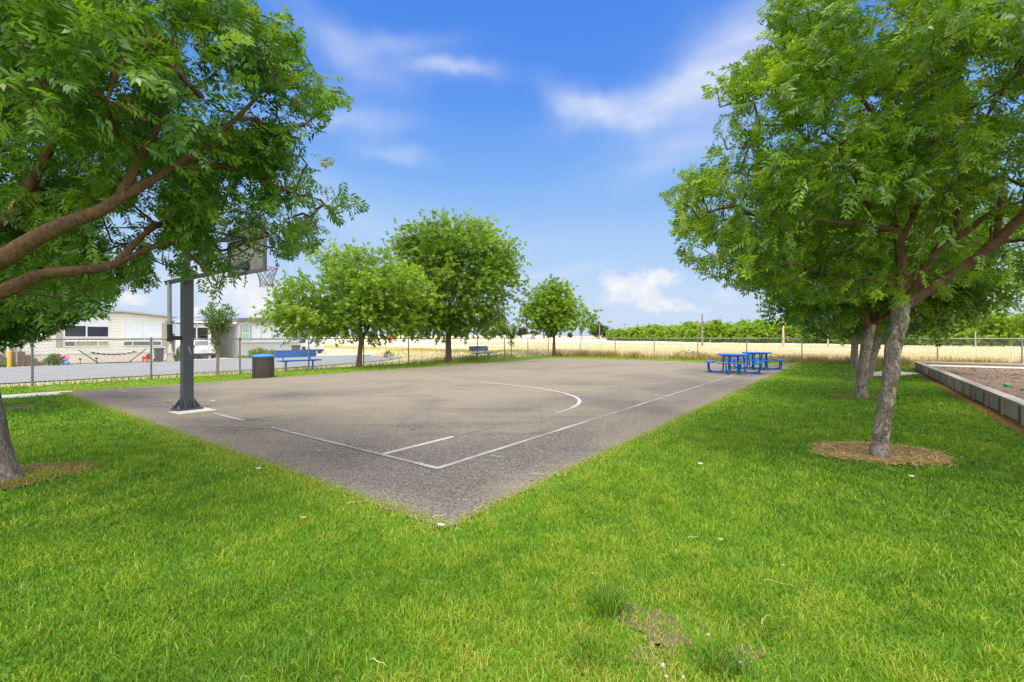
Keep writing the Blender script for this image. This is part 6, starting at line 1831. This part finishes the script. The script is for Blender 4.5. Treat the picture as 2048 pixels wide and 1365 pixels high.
# grass in front of the grey house
n_ = 1600
ga_, gb_ = rng.uniform(14.3, 20, n_), rng.uniform(37.6, 39.1, n_)
blades('yard_grass', OX + ga_ * AX + gb_ * BX, OY + ga_ * AY + gb_ * BY, np.full(n_, OUT_Z), rng.uniform(.1, .35, n_), np.full(n_, .03), rng.uniform(.2, .8, n_), rng.normal(.5, .2, n_), M['weed'], 'rough green grass in front of the grey house', 'grass')

# ------------------------------------------------------------------ far things
def upole(px, d, ytop, label, arms=1, mat=None, r=.14, arm_y=None, lean=0):
    z = EYE + (HZ - ytop) / FPX * d
    b = Vector(((px - CX) / FPX * d, d, OUT_Z))
    o = empty('utility_pole', b, 0, label, 'utility pole', 'utility poles beyond the field')
    hh = z - OUT_Z
    MB().tube([(0, 0, -.3), (0, 0, hh)], [r * 1.2, r * .8], 8).build('pole', mat or M['wood_pole'], o, smooth=True)
    if arms:
        za = hh - .35 if arm_y is None else EYE + (HZ - arm_y) / FPX * d - OUT_Z
        MB().box((0, -.16, za), (2.4 * d / 130 * .55 + 1.1, .12, .14)).build('crossarm', M['wood_pole'], o)
        for k in (-1, 0, 1):
            MB().lathe([(.05, za + .07), (.06, za + .2), (.02, za + .28)], (k * (.9 + .3 * (d > 180)), -.16, 0), 6).build('insulator', M['black'], o)
    return o
upole(1199, 215, 643, 'utility pole with crossarm right of the small round corner tree', 1, None, .24)
upole(1249, 225, 648, 'utility pole with crossarm at the left end of the orchard', 1, None, .2)
upole(1404.5, 62, 628, 'tallest utility pole rising above the orchard, left of the tables', 1, None, .13, 647)
upole(1566.5, 58, 640, 'pale wooden pole in front of the orchard under the near tree', 0, M['wood_pole_pale'], .12)
upole(1656, 58, 664, 'short pale post before the orchard left of the forked trunk', 0, M['wood_pole_pale'], .10)
upole(1352, 240, 649, 'thin distant pole poking above the middle of the orchard', 0, None, .12)
upole(1164, 240, 641, 'distant pole partly hidden by the small corner tree foliage', 1, None, .18)
upole(791.5, 120, 655, 'thick grey pole seen between the two big left trees', 0, M['steel_grey'], .22)
upole(802, 150, 656, 'thin pole right beside the thick grey pole', 0, None, .1)
upole(879, 160, 664, 'distant pole left of the tallest tree trunk', 0, None, .15)
upole(1951, 58, 664, 'short pale post before the orchard near the right edge', 0, M['wood_pole_pale'], .07)
upole(937, 190, 662, 'distant pole right of the tallest tree trunk', 0, None, .17)
for k, px0 in enumerate((1432, 1439)):
    o = empty('radio_mast', Vector(((px0 - CX) / FPX * 900, 900, 0)), 0, ('left', 'right')[k] + ' one of two faint thin masts above the orchard', 'mast', 'faint radio masts')
    MB().tube([(0, 0, 0), (0, 0, 68)], .16, 4).build('mast', M['steel_grey'], o)
    MB().box((0, 0, 68), (2.6, .8, 1.2)).build('antenna', M['steel_grey'], o)

dt = make_tree('distant_tree', (0, 0, 0), 'small dark tree far away on the horizon across the field', 'tree', ([Vector((0, 0, 0)), Vector((.1, 0, 1.5)), Vector((0, 0, 3))], [.25, .2, .15]), [], [(V3(0, 0, 4.2), (2.6, 2.6, 2.2), 1)], 40, 6, 4, .8, LEAF_FAR, M['leaf_far'], M['bark_brown'], None,
               sigma=.6, twig=.5, tint0=.35, seed=71, min_d=.6, nseg=5, branch=False, group='small dark trees on the horizon')
r_ = random.Random(5)
DT = [(1194, 300, 1.5), (1207, 310, 1.3), (1222, 330, .8), (1216, 380, .9), (1003, 320, 1.6), (1045, 330, 1.3), (987, 340, 1.0), (1068, 360, 1.2), (925, 330, .9), (912, 350, .8), (970, 400, 1.1), (1140, 400, .8), (1100, 420, 1.0), (660, 330, 1.0), (690, 380, 1.1), (745, 350, .8), (850, 360, 1.0)]
for k, (px0, d, s) in enumerate(DT):
    loc = Vector(((px0 - CX) / FPX * d, d, OUT_Z)); sc = (s * r_.uniform(.8, 1.2), s, s * r_.uniform(.8, 1.15))
    if k == 0: dt.location = loc; dt.scale = sc
    else: copy_tree(dt, loc, r_.uniform(0, 6.28), None, sc)
def shed(px, py0, d, w, h, mat, label):
    o = empty('shed', Vector(((px - CX) / FPX * d, d, EYE - (py0 - HZ) / FPX * d)), 0, label, 'shed')
    MB().box((0, 0, h * .4), (w, w * .7, h * .8)).build('wall', mat, o)
    extr(MB(), [(-w * .55, h * .8), (w * .55, h * .8), (0, h)], -w * .4, w * .4).build('roof', M['roof'], o)
    MB().box((w * .1, -w * .355, h * .3), (w * .25, .05, h * .6)).build('door', M['steel_grey'], o)
shed(1184, 682, 190, 1.9, 1.5, M['white'], 'tiny white shed across the field right of the corner tree')
shed(786, 683, 140, 2.0, 3.0, M['rim'], 'small reddish shed across the field beside the thick grey pole')
shed(1062, 681, 230, 9.0, 3.2, M['skirt'], 'low pale building far behind the small corner tree')
shed(845, 683, 180, 7.0, 1.6, M['grey_wall'], 'low grey shed far across the field between the big trees')

# ------------------------------------------------------------------ small litter
def twig(p, L, ang, bend, mat, label, name='fallen_twig', group='twigs lying on the court', r=.004, fork=True):
    r *= .6; o = MB()
    pts = []
    for i in range(6):
        u = i / 5; pts.append(Vector((L * (u - .5), bend * math.sin(math.pi * u), .006 + .012 * math.sin(math.pi * u * 2) ** 2)))
    o.tube(pts, [r, r, r * .9, r * .8, r * .6, r * .35], 5)
    if fork: o.tube([pts[2], pts[2] + Vector((L * .16, -L * .12, .01))], r * .5, 4)
    ob = o.build(name, mat, loc=p); ob.rotation_euler = (0, 0, ang)
    return tag(ob, label, 'twig', group)
Z = Vector((0, 0, .016))
twig(G(582, 868) + Z, .26, .35, .05, M['twig'], 'dark curved twig on asphalt left of the baseline end')
twig(G(572, 928) + Z, .30, .3, .02, M['twig'], 'thin forked twig on asphalt near the lawn edge, left of the corner line', fork=True)
twig(G(586, 938) + Z, .20, .1, -.02, M['twig'], 'short dark twig just below the forked twig by the lawn edge')
twig(G(995, 918) + Z, .22, -.6, .02, M['straw_stalk'], 'tan twig right of the white corner line')
twig(G(785, 1029) + Z, .24, -.05, .015, M['twig'], 'long thin brown twig at the near left court edge')
twig(G(716, 1011) + Z, .20, .25, .01, M['straw_stalk'], 'pale straw stalk at the left court edge by the lawn')
twig(G(1083, 955) + Z, .22, -.4, .02, M['straw_stalk'], 'thin straw stalk at the right court edge')
twig(G(960, 1022) + Z, .16, 1.0, .015, M['straw_stalk'], 'bent straw stalk at the right side of the near court corner')
twig(G(880, 1040) + Z, .12, .2, .02, M['straw_stalk'], 'small reddish stalk just above the white wrapper')
twig(G(1387, 1092) + Vector((0, 0, .05)), .07, -.1, .0, M['straw_stalk'], 'pale broken stick on the lawn left of the tan leaf', r=.004, fork=False)
twig(G(1560, 1192) + Vector((0, 0, .06)), .16, -.55, .005, M['straw_stalk'], 'long straw stalk on the lawn above the bare patch', r=.002, fork=False)
twig(G(757, 1357) + Vector((0, 0, .06)), .09, -.5, .0, M['straw_stalk'], 'cream stalk at the bottom edge left of centre', r=.0035, fork=False)
twig(G(1532, 1265) + Vector((0, 0, .055)), .10, .7, .01, M['straw_stalk'], 'curved brown stalk in grass right of the bare patch', r=.003, fork=False)

def leaf_bit(p, L, w, ang, mat, label, cat, name, curl=.02):
    curl *= .35; L *= .75; w *= .7; n = 6; vs = []; fs = []
    for i in range(n + 1):
        u = i / n; x = L * (u - .5); ww = w * math.sin(math.pi * (.08 + .84 * u)); z = curl * (2 * u - 1) ** 2
        vs += [(x, -ww / 2, z + .01), (x, 0, z), (x, ww / 2, z + .012)]
    for i in range(n):
        for k in range(2):
            fs.append((i * 3 + k, i * 3 + k + 1, (i + 1) * 3 + k + 1, (i + 1) * 3 + k))
    o = MB().add(vs, fs).build(name, mat, loc=p, smooth=True); o.rotation_euler = (.1, .15, ang)
    so = o.modifiers.new('thick', 'SOLIDIFY'); so.thickness = .002
    return tag(o, label, cat)
leaf_bit(G(1440, 1096) + Vector((0, 0, .05)), .055, .03, .1, M['dead_leaf'], 'tan dead leaf on the lawn right of centre', 'leaf', 'dead_leaf')
leaf_bit(G(606, 1051) + Vector((0, 0, .05)), .06, .03, .4, M['dead_leaf'], 'crumpled tan leaf on the left lawn near the court edge', 'leaf', 'dead_leaf', .03)
leaf_bit(G(640, 906) + Z, .05, .025, .2, M['dead_leaf'], 'small brown leaf on asphalt below the baseline', 'leaf', 'dead_leaf')
leaf_bit(G(826, 862) + Z, .08, .03, .5, M['twig'], 'small dark leaf in the middle of the near court', 'leaf', 'dead_leaf')
leaf_bit(G(700, 970) + Z, .05, .022, 2.0, M['twig'], 'dark leaf on asphalt near the left lawn edge', 'leaf', 'dead_leaf')
leaf_bit(G(1062, 965) + Z, .05, .03, .3, M['stem'], 'reddish dead leaf near the right court edge', 'leaf', 'dead_leaf')
leaf_bit(G(882, 1060) + Vector((0, 0, .03)), .07, .03, .1, M['pink_paper'], 'whitish wrapper scrap at the very corner of the court', 'wrapper', 'wrapper', .008)
leaf_bit(G(1400, 938) + Vector((0, 0, .05)), .075, .04, .1, M['pink_paper'], 'pinkish wrapper scrap on the lawn left of the straw ring', 'wrapper', 'wrapper', .02)
leaf_bit(G(1822, 964) + Vector((0, 0, .05)), .085, .05, .05, M['paper'], 'white paper scrap on the lawn below the straw ring', 'paper scrap', 'paper_scrap', .015)
leaf_bit(G(517, 944) + Vector((0, 0, .03)), .07, .04, .8, M['paper'], 'white scrap at the lawn edge left of the court', 'paper scrap', 'paper_scrap', .01)

def sprig(p, ang, L, label, tint):
    o = empty('leaf_sprig', p, ang, label, 'leaf sprig')
    n = 3
    V = place_leaves(np.array([[0, 0, .012], [.02, .01, .02], [-.01, -.01, .015]]), np.array([[1, .1, .12], [.5, .9, .15], [-.6, .8, .1]]), np.array([L, L * .8, L * .7]), LEAF_NEAR, .2)
    V[:, :, 2] = np.maximum(V[:, :, 2], .004)
    mesh_np('leaves', V.reshape(-1, 3), np.arange(V.shape[0] * V.shape[1]).reshape(-1, 4), M['leaf'], o, {'tint': np.full(V.shape[0] * V.shape[1], tint)})
    MB().tube([(-.03, -.02, .01), (.03, .02, .015)], .0025, 5).build('stalk', M['stem'], o)
sprig(G(506, 861) + Z, .3, .17, 'fresh green leaf sprig lying on the court near the lane line', .75)
sprig(G(703, 1083) + Vector((0, 0, .05)), 1.2, .10, 'green leaf sprig standing on the lawn left of the court corner', .7)
sprig(G(655, 1022) + Vector((0, 0, .04)), 2.2, .09, 'small leaf sprig on the lawn beside the left court edge', .55)

for k, (px0, py0, hgt, hr, lab) in enumerate(((1322, 1390, .115, .0105, 'biggest round white dandelion seed head at the bottom edge'), (1333, 1400, .085, .0065, 'narrow closed dandelion head just below the biggest one'), (1420, 1296, .055, .007, 'white dandelion head in the middle of the bare patch'),
                                           (1484, 1350, .05, .008, 'ragged white dandelion head right of the bare patch'), (1185, 1170, .07, .006, 'small dandelion head on the left lawn above the bare patch'), (1564, 1150, .06, .0065, 'small dandelion head on the right lawn above the straw stalk'), (1362, 1390, .07, .007, 'greyish dandelion head right of the biggest one at the bottom'))):
    b = G(px0, py0); hr *= .8
    o = empty('dandelion', b, k, lab, 'dandelion', 'dandelion seed heads in the lawn')
    MB().tube([(0, 0, 0), (.004, .002, hgt * .5), (.008, .003, hgt)], .0016, 5).build('stem', M['stem'], o)
    hd = MB(); r2 = random.Random(k)
    c_ = Vector((.008, .003, hgt + hr * .5))
    hd.lathe([(hr * .1, -hr * .7), (hr * .6, -hr * .5), (hr * .78, 0), (hr * .55, hr * .55), (hr * .1, hr * .75)], c_, 10)
    for q in range(70):
        v = Vector((r2.gauss(0, 1), r2.gauss(0, 1), r2.gauss(0, 1) + .2)).normalized()
        hd.tube([c_ + v * hr * .6, c_ + v * hr * r2.uniform(.95, 1.25)], .0004, 3, False)
    hd.build('seed_head', M['fluff'], o)
